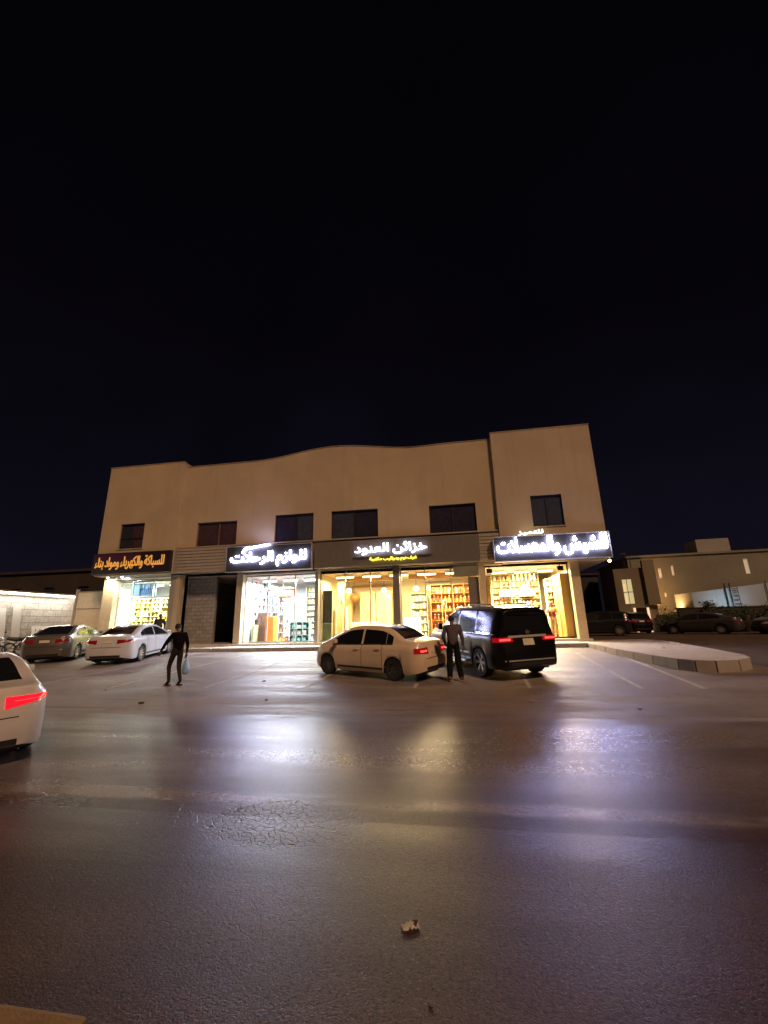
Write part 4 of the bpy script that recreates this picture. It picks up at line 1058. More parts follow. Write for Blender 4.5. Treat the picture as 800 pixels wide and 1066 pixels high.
HATCH = dict(MID); HATCH.update(wb=2.6, ro=.75, fo=.8, top=[(-.75, 1.25), (-.65, 1.42), (-.2, 1.50), (.7, 1.56), (1.3, 1.54), (1.8, 1.42), (2.5, 1.05), (2.7, .98), (3.1, .86), (3.3, .72), (3.4, .58)],
    belt=[(-.75, 1.0), (0, 1.0), (1.5, .96), (2.5, .92), (3.0, .82), (3.4, .56)], glass=dict(side=[(-.35, .26), (.32, 1.14), (1.22, 2.3)], front=(2.46, 1.85, .62, .54), back=(1.06, 1.36, .60, .50)), mirror=2.05, seams=(.40, 1.18, 2.25))

def paint(name, c, rough=.3, metal=0.0, coat=.5, spec=.45):
    return mat(name, c, rough, metal, coat=coat, var=.06, scale=2, spec=spec)
pw = paint('white_paint', (.62, .58, .52)); pcr = paint('cream_white_paint', (.70, .55, .38)); pb = paint('black_paint', (.005, .005, .006), .28, coat=.18, spec=.3); pg = paint('grey_paint', (.16, .14, .12), .32, .5)
psil = paint('silver_white_paint', (.60, .61, .62), .25, .1); pdk = paint('dark_car_paint', (.012, .012, .015)); pbr = paint('bronze_paint', (.045, .03, .02), .4, .2, coat=.3); pdw = paint('shaded_grey_paint', (.035, .033, .031), .5, coat=.2)  # right-lot grey and bronze darkened: missing street light put into the paint
def tilt(o, y0, deg):
    pass
def place(label, cat, pnt, spec, x, y, hd, sc=1, **k):
    # set the car on the gentle ramp: pitch and roll follow the ground slope
    hr = R(hd); f = Vector((math.cos(hr), math.sin(hr))); wb = spec['wb']*sc
    xf, yf = x+f.x*wb, y+f.y*wb
    l = Vector((-f.y, f.x))*.8
    zr = (gz(y+l.y)+gz(y-l.y))/2; zf = (gz(yf+l.y)+gz(yf-l.y))/2; zl = (gz(y+l.y)+gz(yf+l.y))/2; zR = (gz(y-l.y)+gz(yf-l.y))/2
    c = Car(label, cat, pnt, spec, (x, y, zr+.002), 0, sc, **k)
    X = Vector((f.x, f.y, (zf-zr)/wb)).normalized(); Y = Vector((l.x, l.y, (zl-zR)/2)); Y = (Y-X*Y.dot(X)).normalized(); Z = X.cross(Y)
    c.t.rotation_euler = Matrix((X, Y, Z)).transposed().to_euler()
    return c
place('small white sedan parked side on in front of the wardrobe shop', 'car', pcr, SMALL, -1.41, 12.28, 153.5, .945, tail='tail_dim', rim='rim_dark')
place('black SUV with lit red tail lights and chrome trim beside the small white sedan', 'car', pb, SUV, 1.36, 12.56, 116.5, .955, tail='tail_mid', name='parked_suv')
place('dark grey sedan seen from behind, between the motorcycles and the silvery white sedan', 'car', pg, MID, -17.4, 16.3, 115.5, 1.0, tail='tail')
place('silvery white sedan parked before the leftmost shop next to the walking man', 'car', psil, MID, -13.66, 15.72, 104, .985, tail='tail')
place('white sedan cut off by the left edge of the picture, red tail light lit', 'car', pw, MID, -7.30, 5.58, 146, .95, tail='tail_on', name='turning_car')
# cars in the dark lot to the right
GR = 'cars in the dark lot on the right'
place('dark SUV just past the right corner of the shop building', 'car', pdk, HATCH, 10.7, 31.2, 165, 1.05, tail='tail', group=GR, detail=False)
place('black hatchback behind the dark SUV, before the lit villa doorway', 'car', pb, HATCH, 13.2, 34.6, 100, 1.0, tail='tail', group=GR, detail=False)
place('grey sedan in shade-darkened paint in front of the dark bushes', 'car', pdw, MID, 17.0, 31.0, 140, .95, tail='tail', group=GR, detail=False)
place('bronze sedan at the right edge of the picture behind the raised pavement', 'car', pbr, MID, 21.6, 29.8, 184, 1.0, tail='tail', group=GR, detail=False)

# ------------------------------------------------------------------ motorcycles
def motorcycle(x, y, rz, label):
    z = gz(y); t = thing('motorcycle', label, 'motorcycle', (x, y, z), rz, 'motorcycles by the pale stone wall')
    for c in (0, 1.3):
        w = bpy.data.objects.new('wheel', None); col.objects.link(w); w.parent = t; w.location = (c, 0, .3)
        b = MB(); b.lathe([(.23, -.05), (.28, -.05), (.30, 0), (.28, .05), (.23, .05), (.23, -.05)], 24, axis='y'); b.build('tyre', M['tyre'], w, smooth=True)
        b = MB(); b.lathe([(.235, -.02), (.235, .02), (.22, .02), (.22, -.02), (.235, -.02)], 24, axis='y'); b.lathe([(.04, -.05), (.04, .05)], 10, axis='y')
        for k in range(8): a = k*math.pi/4; b.tube([(.03*math.cos(a), 0, .03*math.sin(a)), (.225*math.cos(a), 0, .225*math.sin(a))], .006, 4)
        b.build('rim', M['rim'], w)
    b = MB(); b.tube([(1.3, .06, .3), (1.08, .06, .85)], .022, 6); b.tube([(1.3, -.06, .3), (1.08, -.06, .85)], .022, 6); b.build('fork', M['chrome'], t)
    b = MB(); b.tube([(1.07, 0, .8), (.7, 0, .55), (.45, 0, .35), (.0, 0, .3)], .03, 6); b.tube([(1.0, 0, .75), (.3, 0, .7), (0, .1, .32)], .025, 6); b.build('frame', M['trim'], t)
    b = MB(); b.box(.42, .78, -.13, .13, .28, .58); b.build('engine', M['rim_dark'], t, bevel=.04)
    b = MB(); b.ball((.72, 0, .78), (.28, .14, .13), 14); b.build('fuel_tank', gm('darkred', (.08, .008, .008), .2), t, smooth=True)
    b = MB(); b.tube([(.48, 0, .76), (.2, 0, .76), (-.15, 0, .82)], [.09, .11, .07], 8); b.build('seat', M['trim'], t, smooth=True)
    b = MB(); b.tube([(1.05, .36, 1.0), (1.10, .18, 1.02), (1.08, 0, .92), (1.10, -.18, 1.02), (1.05, -.36, 1.0)], .015, 6); b.build('handlebar', M['chrome'], t)
    b = MB(); b.ball((1.2, 0, .86), (.08, .09, .09), 10); b.build('headlight', M['head'], t, smooth=True)
    for s_ in (.33, -.33):
        b = MB(); b.tube([(1.05, s_, 1.0), (1.03, s_*1.1, 1.17)], .006, 4); b.ball((1.03, s_*1.15, 1.2), (.015, .07, .045), 8); b.build('mirror', M['trim'], t)
    b = MB(); b.tube([(.5, -.16, .3), (-.2, -.18, .32)], .04, 8); b.build('exhaust', M['chrome'], t, smooth=True)
    b = MB(); b.box(-.30, -.02, -.07, .07, .60, .63); b.build('mudguard', M['trim'], t)
motorcycle(-21.4, 18.2, R(25), 'dark motorcycle nearest to the dark grey sedan'); motorcycle(-22.6, 18.6, R(35), 'dark motorcycle next to the wall, second from the grey sedan')
motorcycle(-22.9, 17.2, R(10), 'motorcycle at the left edge of the picture, nearest to the camera')

# ------------------------------------------------------------------ people
def person(label, loc, rz, J, parts, mats, rad, hands, hair=True, scale=1.0):
    """J joints, parts = list of (a, b); one skinned surface, fingers included; material by nearest bone"""
    t = thing('person', label, 'person', loc, rz); t.scale = (scale,)*3
    names = list(J); V = [J[k] for k in names]; E = [(names.index(a), names.index(b)) for a, b in parts]
    rr = [rad[k] for k in names]
    def skin(V, E, rr, sub, root):
        me = bpy.data.meshes.new('s'); me.from_pydata(V, E, []); o = bpy.data.objects.new('s', me); col.objects.link(o)
        md = o.modifiers.new('k', 'SKIN'); md.use_smooth_shade = True
        for i, r_ in enumerate(rr):
            me.skin_vertices[0].data[i].radius = r_ if isinstance(r_, tuple) else (r_, r_)
            me.skin_vertices[0].data[i].use_root = (i == root)
        s_ = o.modifiers.new('s', 'SUBSURF'); s_.levels = sub; s_.render_levels = sub
        dg = bpy.context.evaluated_depsgraph_get(); r = bpy.data.meshes.new_from_object(o.evaluated_get(dg)); bpy.data.objects.remove(o)
        return r
    me = skin(V, E, rr, 2, names.index('pelvis'))
    bm = bmesh.new(); bm.from_mesh(me); bm.faces.ensure_lookup_table()
    segs = [(Vector(J[a]), Vector(J[b]), mats.get((a, b), 0)) for a, b in parts]
    for f in bm.faces:
        c = f.calc_center_median(); best = (9, 0)
        for a, b, m_ in segs:
            ab = b-a; u = max(0, min(1, (c-a).dot(ab)/max(ab.length_squared, 1e-9))); d = (c-a-ab*u).length
            if d < best[0]: best = (d, m_)
        f.material_index = best[1]
    # fingers: thin tapered chains rooted inside the palm
    for wrist, direc, palm_n in hands:
        w = Vector(wrist); d = Vector(direc).normalized(); n_ = Vector(palm_n).normalized(); s_ = d.cross(n_).normalized(); mb = MB()
        mb.tube([w-d*.02, w+d*.03, w+d*.075, w+d*.09], [.022, .036, .038, .025], 10)
        for k, (off, ln) in enumerate(((-.03, .062), (-.010, .075), (.010, .070), (.029, .055))):
            p0 = w+d*.075+s_*off; p1 = p0+d*ln*.5+n_*.006; p2 = p1+d*ln*.35+n_*.022; p3 = p2+d*ln*.1+n_*.028
            mb.tube([p0-d*.02, p0, p1, p2, p3], [.010, .0095, .009, .008, .005], 7)
        q0 = w+d*.03-s_*.03; mb.tube([q0, q0+d*.025-s_*.022+n_*.01, q0+d*.06-s_*.024+n_*.025], [.012, .011, .007], 7)
        n0 = [bm.verts.new(v) for v in mb.v]
        for f in mb.f:
            try: ff = bm.faces.new([n0[i] for i in f]); ff.material_index = 0; ff.smooth = True
            except ValueError: pass
    # face: nose, ears, eye sockets as small bumps on the head
    hc = Vector(J['head']); fwd = Vector((1, 0, -.12)).normalized(); mb = MB()
    mb.ball(tuple(hc+fwd*.098+Vector((0, 0, -.015))), (.018, .013, .022), 8)
    for s_ in (-1, 1):
        mb.ball(tuple(hc+Vector((-.005, s_*.078, -.015))), (.018, .010, .030), 8)
        mb.ball(tuple(hc+fwd*.082+Vector((0, s_*.031, .012))), (.010, .013, .008), 8, 4)
    mb.ball(tuple(hc+fwd*.083+Vector((0, 0, -.055))), (.010, .024, .007), 8, 5)
    n0 = [bm.verts.new(v) for v in mb.v]
    for f, m_ in zip(mb.f, mb.m):
        try: ff = bm.faces.new([n0[i] for i in f]); ff.material_index = m_; ff.smooth = True
        except ValueError: pass
    me2 = bpy.data.meshes.new('body'); bm.to_mesh(me2); bm.free()
    o = bpy.data.objects.new('body', me2); col.objects.link(o); o.parent = t
    return t, o, hc
BASE = dict(pelvis=(0, 0, .93), spine=(0, 0, 1.10), chest=(0, 0, 1.30), neck=(.0, 0, 1.46), throat=(.01, 0, 1.52), head=(.03, 0, 1.61), crown=(.02, 0, 1.68))
RAD = dict(pelvis=(.13, .155), spine=(.105, .135), chest=(.115, .165), neck=.062, throat=.055, head=(.088, .078), crown=(.070, .062))
def limbs(side, hip, knee, ankle, toe, sh, el, wr):
    return {('hip'+side): hip, ('knee'+side): knee, ('ankle'+side): ankle, ('toe'+side): toe, ('sh'+side): sh, ('el'+side): el, ('wr'+side): wr}
def build_person(label, loc, hd, LL, RR_, shirt, trousers, shoe, longsleeve=True, palmL=(0, -1, 0), palmR=(0, 1, 0), lean=0.0, loose=0, tilt_head=0, scale=1, bulk=.012):
    J = {k: (v[0]+lean*max(0, v[2]-.93)*1.0, v[1], v[2]) for k, v in BASE.items()}
    J['head'] = (J['head'][0]+tilt_head, 0, 1.61-abs(tilt_head)*.3); J['crown'] = (J['crown'][0]+tilt_head*1.3, 0, 1.68-abs(tilt_head)*.3)
    J.update(limbs('L', *LL)); J.update(limbs('R', *RR_)); rad = dict(RAD)
    for k in ('pelvis', 'spine', 'chest'): rad[k] = (rad[k][0]+bulk*.7, rad[k][1]+bulk)
    for s_ in 'LR':
        rad.update({'hip'+s_: (.098+loose*.3, .095+loose*.3), 'knee'+s_: .064+loose, 'ankle'+s_: .046+loose*1.4, 'toe'+s_: (.034, .042), 'sh'+s_: .066+bulk*.7, 'el'+s_: .046+bulk*.5, 'wr'+s_: .031})
    parts = [('pelvis', 'spine'), ('spine', 'chest'), ('chest', 'neck'), ('neck', 'throat'), ('throat', 'head'), ('head', 'crown')]
    mt = {('pelvis', 'spine'): 1, ('spine', 'chest'): 1, ('chest', 'neck'): 1}
    for s_ in 'LR':
        parts += [('pelvis', 'hip'+s_), ('hip'+s_, 'knee'+s_), ('knee'+s_, 'ankle'+s_), ('ankle'+s_, 'toe'+s_), ('chest', 'sh'+s_), ('sh'+s_, 'el'+s_), ('el'+s_, 'wr'+s_)]
        mt.update({('pelvis', 'hip'+s_): 2, ('hip'+s_, 'knee'+s_): 2, ('knee'+s_, 'ankle'+s_): 2, ('ankle'+s_, 'toe'+s_): 3, ('chest', 'sh'+s_): 1, ('sh'+s_, 'el'+s_): 1, ('el'+s_, 'wr'+s_): 1 if longsleeve else 0})
    hands = []
    for s_, pn in (('L', palmL), ('R', palmR)):
        d = Vector(J['wr'+s_])-Vector(J['el'+s_]); hands.append((J['wr'+s_], d, pn))
    t, o, hc = person(label, loc, hd, J, parts, mt, rad, hands, scale=scale)
    for m_ in (M['skin'], shirt, trousers, shoe, mat('eye', (.02, .015, .012), .2), mat('lips', (.16, .07, .055), .5)): o.data.materials.append(m_)
    # hair cap
    b = MB(); n = 16; h_ = 10; cx, cz = hc.x-.012, hc.z+.02
    for i in range(h_+1):
        ph = math.pi*.62*i/h_
        for j in range(n):
            a = 2*math.pi*j/n; front = max(0, math.cos(a)); phh = ph*(1-.34*front)
            b.v.append((cx+.104*math.sin(phh)*math.cos(a), .088*math.sin(phh)*math.sin(a), cz+.098*math.cos(phh)))
    for i in range(h_):
        for j in range(n):
            b.f.append((i*n+j, (i+1)*n+j, (i+1)*n+(j+1) % n, i*n+(j+1) % n)); b.m.append(0)
    b.build('hair', M['hair'], t, smooth=True)
    # shoe soles
    for s_ in 'LR':
        a, c = Vector(J['ankle'+s_]), Vector(J['toe'+s_]); d = (c-a); d.z = 0; d.normalize(); q = Vector((-d.y, d.x, 0)); b = MB()
        zb = min(c.z, a.z-.03)-.04
        h0 = a-d*.075; tip = c+d*.05; V = []
        for z in (zb, zb+.03):
            for p_, w_ in ((h0, .032), (a, .04), (c, .05), (tip, .03)):
                V.append((p_+q*w_, z)); 
        out = [(h0, .030), (a.lerp(c, .2), .036), (c, .048), (tip, .030)]
        L_ = [(p_+q*w_) for p_, w_ in out]; R__ = [(p_-q*w_) for p_, w_ in reversed(out)]
        ring = L_+R__
        for i in range(len(ring)):
            p1, p2 = ring[i], ring[(i+1) % len(ring)]; b.quad((p1.x, p1.y, zb), (p2.x, p2.y, zb), (p2.x, p2.y, zb+.028), (p1.x, p1.y, zb+.028))
        b.poly([(p_.x, p_.y, zb+.028) for p_ in ring]); b.poly([(p_.x, p_.y, zb) for p_ in reversed(ring)])
        b.build('sandal', shoe, t)
    return t, J
def cloth(name, c, r=.9): return mat(name, c, r, spec=.08, var=.2, scale=10, bump=.4, bscale=25)
# walking man, facing left in the picture
t1, J1 = build_person('walking man in a black long sleeved top and olive trousers, arm stretched out', (-7.72, 10.98, .005), R(155),
    ((.02, .09, .92), (.20, .10, .52), (.13, .10, .10), (.26, .11, .05), (.0, .19, 1.40), (.15, .30, 1.15), (.30, .34, .93)),
    ((-.01, -.09, .92), (.04, -.10, .50), (-.12, -.10, .11), (.02, -.11, .05), (.0, -.19, 1.40), (-.07, -.25, 1.12), (-.02, -.27, .87)),
    cloth('black_top', (.004, .004, .005)), cloth('olive_trousers', (.03, .025, .018)), cloth('dark_sandal', (.06, .02, .02)), tilt_head=.05, lean=.06, scale=.96)
t = thing('plastic_bag', 'pale blue plastic bag hanging from the hand of the walking man', 'bag', (-7.585, 11.215, .27))
b = MB(); n = 12
rings = [(.015, .48), (.035, .40), (.09, .30), (.12, .17), (.12, .06), (.07, .0), (.005, .0)]
rb = random.Random(4); k0 = 0
for r_, z_ in rings:
    for j in range(n): a = 2*math.pi*j/n; q = r_*rb.uniform(.8, 1.15); b.v.append((q*math.cos(a)*.75, q*math.sin(a), z_+rb.uniform(-.01, .01)*(r_ > .03)))
for i in range(len(rings)-1):
    for j in range(n): b.f.append((i*n+j, i*n+(j+1) % n, (i+1)*n+(j+1) % n, (i+1)*n+j)); b.m.append(0)
b.build('bag', gm('bagblue', (.25, .42, .62), .35), t, smooth=True)
# man standing with his back to the camera between the sedan and the SUV
build_person('man in mauve grey T-shirt and black trousers between the white sedan and SUV', (-.14, 11.56, .035), R(96),
    ((.0, .09, .92), (.03, .11, .50), (-.02, .13, .11), (.11, .16, .05), (.02, .185, 1.40), (.05, .25, 1.12), (.22, .20, .98)),
    ((.0, -.09, .92), (.01, -.12, .50), (-.03, -.17, .11), (.09, -.22, .05), (.02, -.185, 1.40), (-.02, -.26, 1.13), (.04, -.28, .89)),
    cloth('mauve_shirt', (.115, .085, .10)), cloth('black_trousers', (.012, .012, .014)), cloth('tan_sandal', (.35, .22, .15)), False, lean=.02, loose=.026, tilt_head=.03, scale=.965, bulk=.028)
# shopkeeper inside the rightmost shop, holding a box
build_person('shopkeeper in a beige shirt standing in the rightmost shop doorway', (4.72, 22.3, FLOOR), R(-105),
    ((.0, .09, .92), (.02, .10, .50), (-.02, .10, .11), (.11, .12, .05), (.0, .185, 1.40), (.05, .26, 1.13), (.26, .15, 1.08)),
    ((.0, -.09, .92), (.01, -.10, .50), (-.03, -.10, .11), (.09, -.12, .05), (.0, -.185, 1.40), (.05, -.26, 1.13), (.26, -.15, 1.08)),
    cloth('beige_shirt', (.50, .36, .20)), cloth('khaki_trousers', (.42, .30, .16)), cloth('brown_shoe', (.08, .04, .02)), False, palmL=(0, -1, 0), palmR=(0, 1, 0))
t = thing('carton', 'dark red box held at the waist by the shopkeeper', 'box', (4.63, 21.96, 1.66), R(-105)); b = MB()
b.box(-.10, .10, -.16, .16, 0, .26); b.build('box', gm('maroonbox', (.15, .02, .02)), t, bevel=.008); b = MB(); b.box(-.103, .103, -.02, .02, 0, .262); b.build('tape', gm('tape', (.4, .3, .15)), t)
# man by the leftmost shop door, seen over the silvery sedan
build_person('man in dark clothes at the right jamb of the leftmost shop', (-15.35, 20.1, KERB_TOP), R(-60),
    ((.0, .09, .92), (.02, .10, .50), (-.02, .10, .11), (.11, .12, .05), (.0, .185, 1.40), (.0, .24, 1.12), (.06, .24, .88)),
    ((.0, -.09, .92), (.01, -.10, .50), (-.03, -.10, .11), (.09, -.12, .05), (.0, -.185, 1.40), (-.02, -.25, 1.12), (.04, -.25, .88)),
    cloth('charcoal_shirt', (.05, .045, .04)), cloth('charcoal_trousers', (.04, .035, .03)), cloth('dark_shoe', (.03, .02, .02)))

# ------------------------------------------------------------------ left side: gate, stone wall with LED strip
t = thing('metal_gate', 'tan metal gate leaf between the stone wall and the leftmost shop', 'gate', (-20.95, 21.62, .4))
b = MB(); b.box(-1.15, 1.02, -.04, .04, .05, 3.36); b.build('leaf', M['tan_clad'], t, bevel=.01)
b = MB()
for z in (.05, 1.2, 2.33, 3.30): b.box(-1.15, 1.02, -.065, -.042, z, z+.06)
b.build('rail', gm('gaterail', (.30, .22, .12)), t); b = MB(); b.box(-1.28, -1.16, -.08, .08, 0, 3.5); b.build('post', M['concrete'], t)
t = thing('stone_wall', 'pale stone boundary wall lit by a light strip along its top', 'wall')
b = MB(); b.box(-28.1, -27.85, 10, 27.3, .2, 4.0); b.build('masonry', M['stone'], t)
b = MB(); b.box(-27.849, -23.0, 27.05, 27.3, .2, 4.0); b.build('masonry', block_mat('pale_stone_front', (.50, .47, .42), (.62, .59, .53), (.16, .14, .12), .9, .42), t)
b = MB(); b.box(-28.15, -27.70, 10, 27.0, 4.004, 4.10); b.box(-27.699, -23.0, 26.9, 27.35, 4.004, 4.10); b.build('coping', M['concrete'], t)
b = MB(); b.box(-27.845, -27.80, 10, 26.95, 3.90, 3.995); b.box(-27.79, -23.1, 26.98, 27.03, 3.90, 3.995); b.build('light_strip', M['strip'], t)
area('strip_light', (-27.45, 18.5, 3.9), (0, R(-18), 0), .1, 16, 420, (1, .95, .85))
for i, (y0, y1, z1) in enumerate(((19.2, 19.9, 3.4), (21.7, 22.2, 3.0), (22.6, 23.1, 3.2), (24.0, 25.4, 1.9))):
    t = thing('marble_slab', ['broad pale', 'narrow white', 'tall narrow', 'low wide'][i]+' stone slab leaning on the boundary wall', 'stone slab', (-27.5, (y0+y1)/2, .38))
    b = MB(); h_ = (y1-y0)/2; b.v += [(.15, -h_, 0), (.19, -h_, 0), (.19, h_, 0), (.15, h_, 0), (-.30, -h_, z1-.4), (-.26, -h_, z1-.4), (-.26, h_, z1-.4), (-.30, h_, z1-.4)]
    for f in ((0,3,2,1),(4,5,6,7),(0,1,5,4),(1,2,6,5),(2,3,7,6),(3,0,4,7)): b.f.append(f); b.m.append(0)
    b.build('slab', plaster('slab_stone%d' % (i % 2), (.48, .46, .42), (.6, .58, .54)), t)
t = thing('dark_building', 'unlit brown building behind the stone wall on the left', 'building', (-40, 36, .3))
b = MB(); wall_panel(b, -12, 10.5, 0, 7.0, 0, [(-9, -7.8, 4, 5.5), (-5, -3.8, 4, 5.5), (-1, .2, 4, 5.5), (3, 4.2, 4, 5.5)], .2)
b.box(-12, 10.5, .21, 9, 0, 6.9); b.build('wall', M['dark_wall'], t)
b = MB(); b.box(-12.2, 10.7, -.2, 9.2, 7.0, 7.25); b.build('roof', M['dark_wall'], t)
for a in (-9, -5, -1, 3):
    b = MB(); b.box(a+.02, a+1.18, .12, .16, 4.02, 5.48); b.build('window', M['pane'], t)

# ------------------------------------------------------------------ right side: villas, lit wall, bushes
def bld2(name, label, loc, rz=0): return thing(name, label, 'house', loc, rz)
# main villa (its front faces the camera); x 15..34, y 40
t = bld2('villa', 'tan two storey villa with narrow window slits, behind the blue lit wall', (25, 40.2, .3), R(-4))
hs = [(-6.95, -6.65, 4.6, 5.5), (-5.9, -5.65, 4.8, 5.7), (-6.8, -6.6, 2.95, 3.35), (-.3, .1, 4.7, 6.0), (3.2, 3.6, 4.7, 6.0)]
b = MB(); wall_panel(b, -9.3, 12, 0, 6.55, 0, hs, .2); b.box(-9.3, 12, .21, 10, 0, 6.5); b.build('wall', M['villa'], t)
b = MB(); b.box(-9.45, 12.1, -.12, 10.1, 6.551, 6.72); b.build('parapet', M['villa'], t)
for a, c, z0, z1 in hs:
    b = MB(); b.box(a+.01, c-.01, .10, .14, z0+.01, z1-.01); b.build('window', emis('lit_slit', (1, .85, .6), .22), t)
b = MB(); b.box(-3.2, -.6, .8, 3.0, 6.73, 8.0); b.build('roof_room', M['villa2'], t)
# entrance wing on its left with the lit window
t = bld2('villa_wing', 'dark entrance wing with a tall lit window and lit doorway columns', (15.0, 38.3, .35), R(-14))
hs = [(-.9, -.18, 2.35, 4.4), (-.2, .55, .05, 2.0)]
b = MB(); wall_panel(b, -1.45, 1.35, 0, 5.3, 0, hs, .35); b.quad((-1.45, 0, 0), (-1.45, 6, 0), (-1.45, 6, 5.0), (-1.45, 0, 5.3)); b.quad((1.35, 0, 0), (1.35, 3, 0), (1.35, 3, 5.9), (1.35, 0, 5.3))
b.build('wall', plaster('wing_plaster', (.22, .18, .12), (.28, .23, .15)), t)
b = MB(); b.box(-.89, -.19, .25, .3, 2.36, 4.39); w_ = b.build('window', emis('lit_window', (1, .80, .40), .6), t)
b = MB(); b.box(-.56, -.52, .18, .24, 2.36, 4.39); b.box(-.89, -.19, .17, .23, 3.3, 3.35); b.build('frame', M['alu_dark'], w_)
b = MB(); b.box(-.19, .54, .30, .34, .06, 1.99); b.build('door', gm('reddoor', (.10, .02, .015)), t)
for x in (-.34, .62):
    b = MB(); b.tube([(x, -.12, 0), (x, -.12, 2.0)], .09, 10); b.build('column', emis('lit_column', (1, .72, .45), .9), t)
b = MB(); b.box(.75, 1.6, -.25, .5, 2.2, 5.9); b.build('bay', plaster('wing_plaster2', (.26, .21, .13), (.3, .25, .16)), t)
for i, x in enumerate((8.3, 9.4, 10.4, 11.6, 12.4, 13.0)):
    t = thing('fence_post', 'small lit post in the row left of the villa doorway', 'post', (x*1.04, 39.0, .42), 0, 'lit posts left of the villa doorway')
    b = MB(); b.box(-.13, .13, -.13, .13, 0, 1.6); b.build('shaft', M['concrete'], t); b = MB(); b.box(-.11, .11, -.15, -.131, .7, 1.5); b.build('lamp', emis('post_lamp', (1, .55, .35), .5), t)
t = bld2('dark_house', 'dark house between the shop building and the villa', (11.0, 52, .3))
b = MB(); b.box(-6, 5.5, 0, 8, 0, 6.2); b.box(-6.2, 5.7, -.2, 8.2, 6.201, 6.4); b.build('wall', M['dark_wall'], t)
b = MB(); b.box(-2, -1, -.02, .02, 3.5, 5); b.box(1, 2, -.02, .02, 3.5, 5); b.build('window', M['pane'], t)
for i, (x, h_) in enumerate(((15.6, 8.0), (16.1, 7.6))):
    t = thing('roof_pole', ['taller', 'shorter'][i]+' thin mast on the roof edge beside the villa wing', 'mast', (x-.3, 40.5, 5.3)); b = MB(); b.tube([(0, 0, 0), (0, 0, h_-5.6)], .03, 6); b.tube([(-.25, 0, h_-6.1), (.25, 0, h_-6.1)], .02, 5); b.build('mast', M['alu_dark'], t)
# blue lit annex wall with pipes and rungs, on a dark yard wall
t = thing('annex', 'blue grey annex wall lit from below with dark pipes and rungs', 'house', (26.3, 37.0, 0), R(3))
b = MB(); v0 = [(-8.0, 0, 2.0), (7, 0, 2.2), (7, 0, 4.9), (-8.0, 0, 3.35)]
b.poly(v0); b.poly([(x, 2.4, z) for x, y, z in v0]); b.quad(v0[2], v0[3], (-8.0, 2.4, 3.35), (7, 2.4, 4.9)); b.quad(v0[0], v0[3], (-8.0, 2.4, 3.35), (-8, 2.4, 2.0)); b.build('wall', plaster('annex_wall', (.34, .38, .42), (.42, .46, .50)), t)
b = MB(); b.tube([(-5.55, -.08, 1.9), (-5.55, -.08, 4.0)], .05, 6); b.tube([(-5.2, -.08, 1.9), (-5.2, -.08, 4.0)], .04, 6); b.build('pipe', M['trim'], t)
b = MB()
for k in range(6): b.tube([(-5.1, -.1, 2.1+k*.3), (-4.7, -.1, 2.1+k*.3)], .035, 5)
b.tube([(-4.68, -.1, 1.95), (-4.68, -.1, 3.7)], .02, 5); b.build('ladder', M['trim'], t)
b = MB(); b.tube([(-2.6, -.08, 2.1), (-2.6, -.08, 4.1)], .03, 6); b.build('pipe', M['trim'], t)
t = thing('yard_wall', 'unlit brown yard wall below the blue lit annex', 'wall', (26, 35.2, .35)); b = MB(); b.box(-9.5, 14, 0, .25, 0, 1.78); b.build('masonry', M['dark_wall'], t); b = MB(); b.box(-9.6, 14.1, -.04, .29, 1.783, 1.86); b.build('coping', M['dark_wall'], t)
b = MB(); b.box(1.6, 2.6, -.03, -.005, 0, 1.6); b.build('gate', M['alu_dark'], t)
t = thing('yard_wall', 'low tan yard wall in front of the lit foot of the villa', 'wall', (18.0, 37.6, .35)); b = MB(); b.box(-2.0, 2.2, 0, .25, 0, 1.4); b.build('masonry', M['dark_wall'], t)
# lamps that light these walls (small fixtures on the walls)
def fixture(x, y, z, e, c, label, sx=.3):
    t = thing('wall_light', label, 'lamp', (x, y, z)); b = MB(); b.box(-.12, .12, -.06, .06, 0, .1); b.build('housing', M['alu_dark'], t)
    b = MB(); b.box(-.1, .1, -.05, .05, .102, .12); b.build('lens', emis('lens%d' % int(e), c, 3), t)
    area('wall_light_beam', (x, y, z+.16), (R(160), 0, 0), sx, .2, e, c)
fixture(17.6, 38.2, 1.9, 190, (1, .50, .16), 'orange uplight at the foot of the villa wall', 2.5)
fixture(20.6, 35.4, 1.95, 110, (.55, .85, 1.0), 'bluish uplight at the foot of the annex wall', 2.0)
# bushes
leafm = mat('leaf', (.035, .05, .02), .6, var=.4, scale=3)
def bush(x, y, z, w, h_, seed, label, n=900):
    t = thing('bush', label, 'bush', (x, y, z)); rnd = random.Random(seed); b = MB(); st = MB()
    lumps = [(rnd.uniform(-w, w)*.75, rnd.uniform(-.5, .5), rnd.uniform(.35, .95)*h_, rnd.uniform(.25, .5)) for _ in range(9)]
    for lx, ly, lz, lr in lumps: st.tube([(lx*.2, 0, 0), (lx*.6, ly*.5, lz*.5), (lx, ly, lz)], [.03, .02, .008], 5)
    for i in range(n):
        lx, ly, lz, lr = rnd.choice(lumps); d = Vector((rnd.gauss(0, 1), rnd.gauss(0, 1), rnd.gauss(0, 1))).normalized()*lr*rnd.uniform(.3, 1.1)
        c = Vector((lx, ly, lz))+d; c.z = max(.08, c.z)
        a = Vector((rnd.gauss(0, 1), rnd.gauss(0, 1), rnd.gauss(0, 1))).normalized(); q = a.orthogonal().normalized(); s_ = rnd.uniform(.05, .11)
        b.quad(c-a*s_, c+q*s_*.5, c+a*s_, c-q*s_*.5)
    b.build('foliage', leafm, t); st.build('stem', mat('twig', (.05, .035, .02), .8), t)
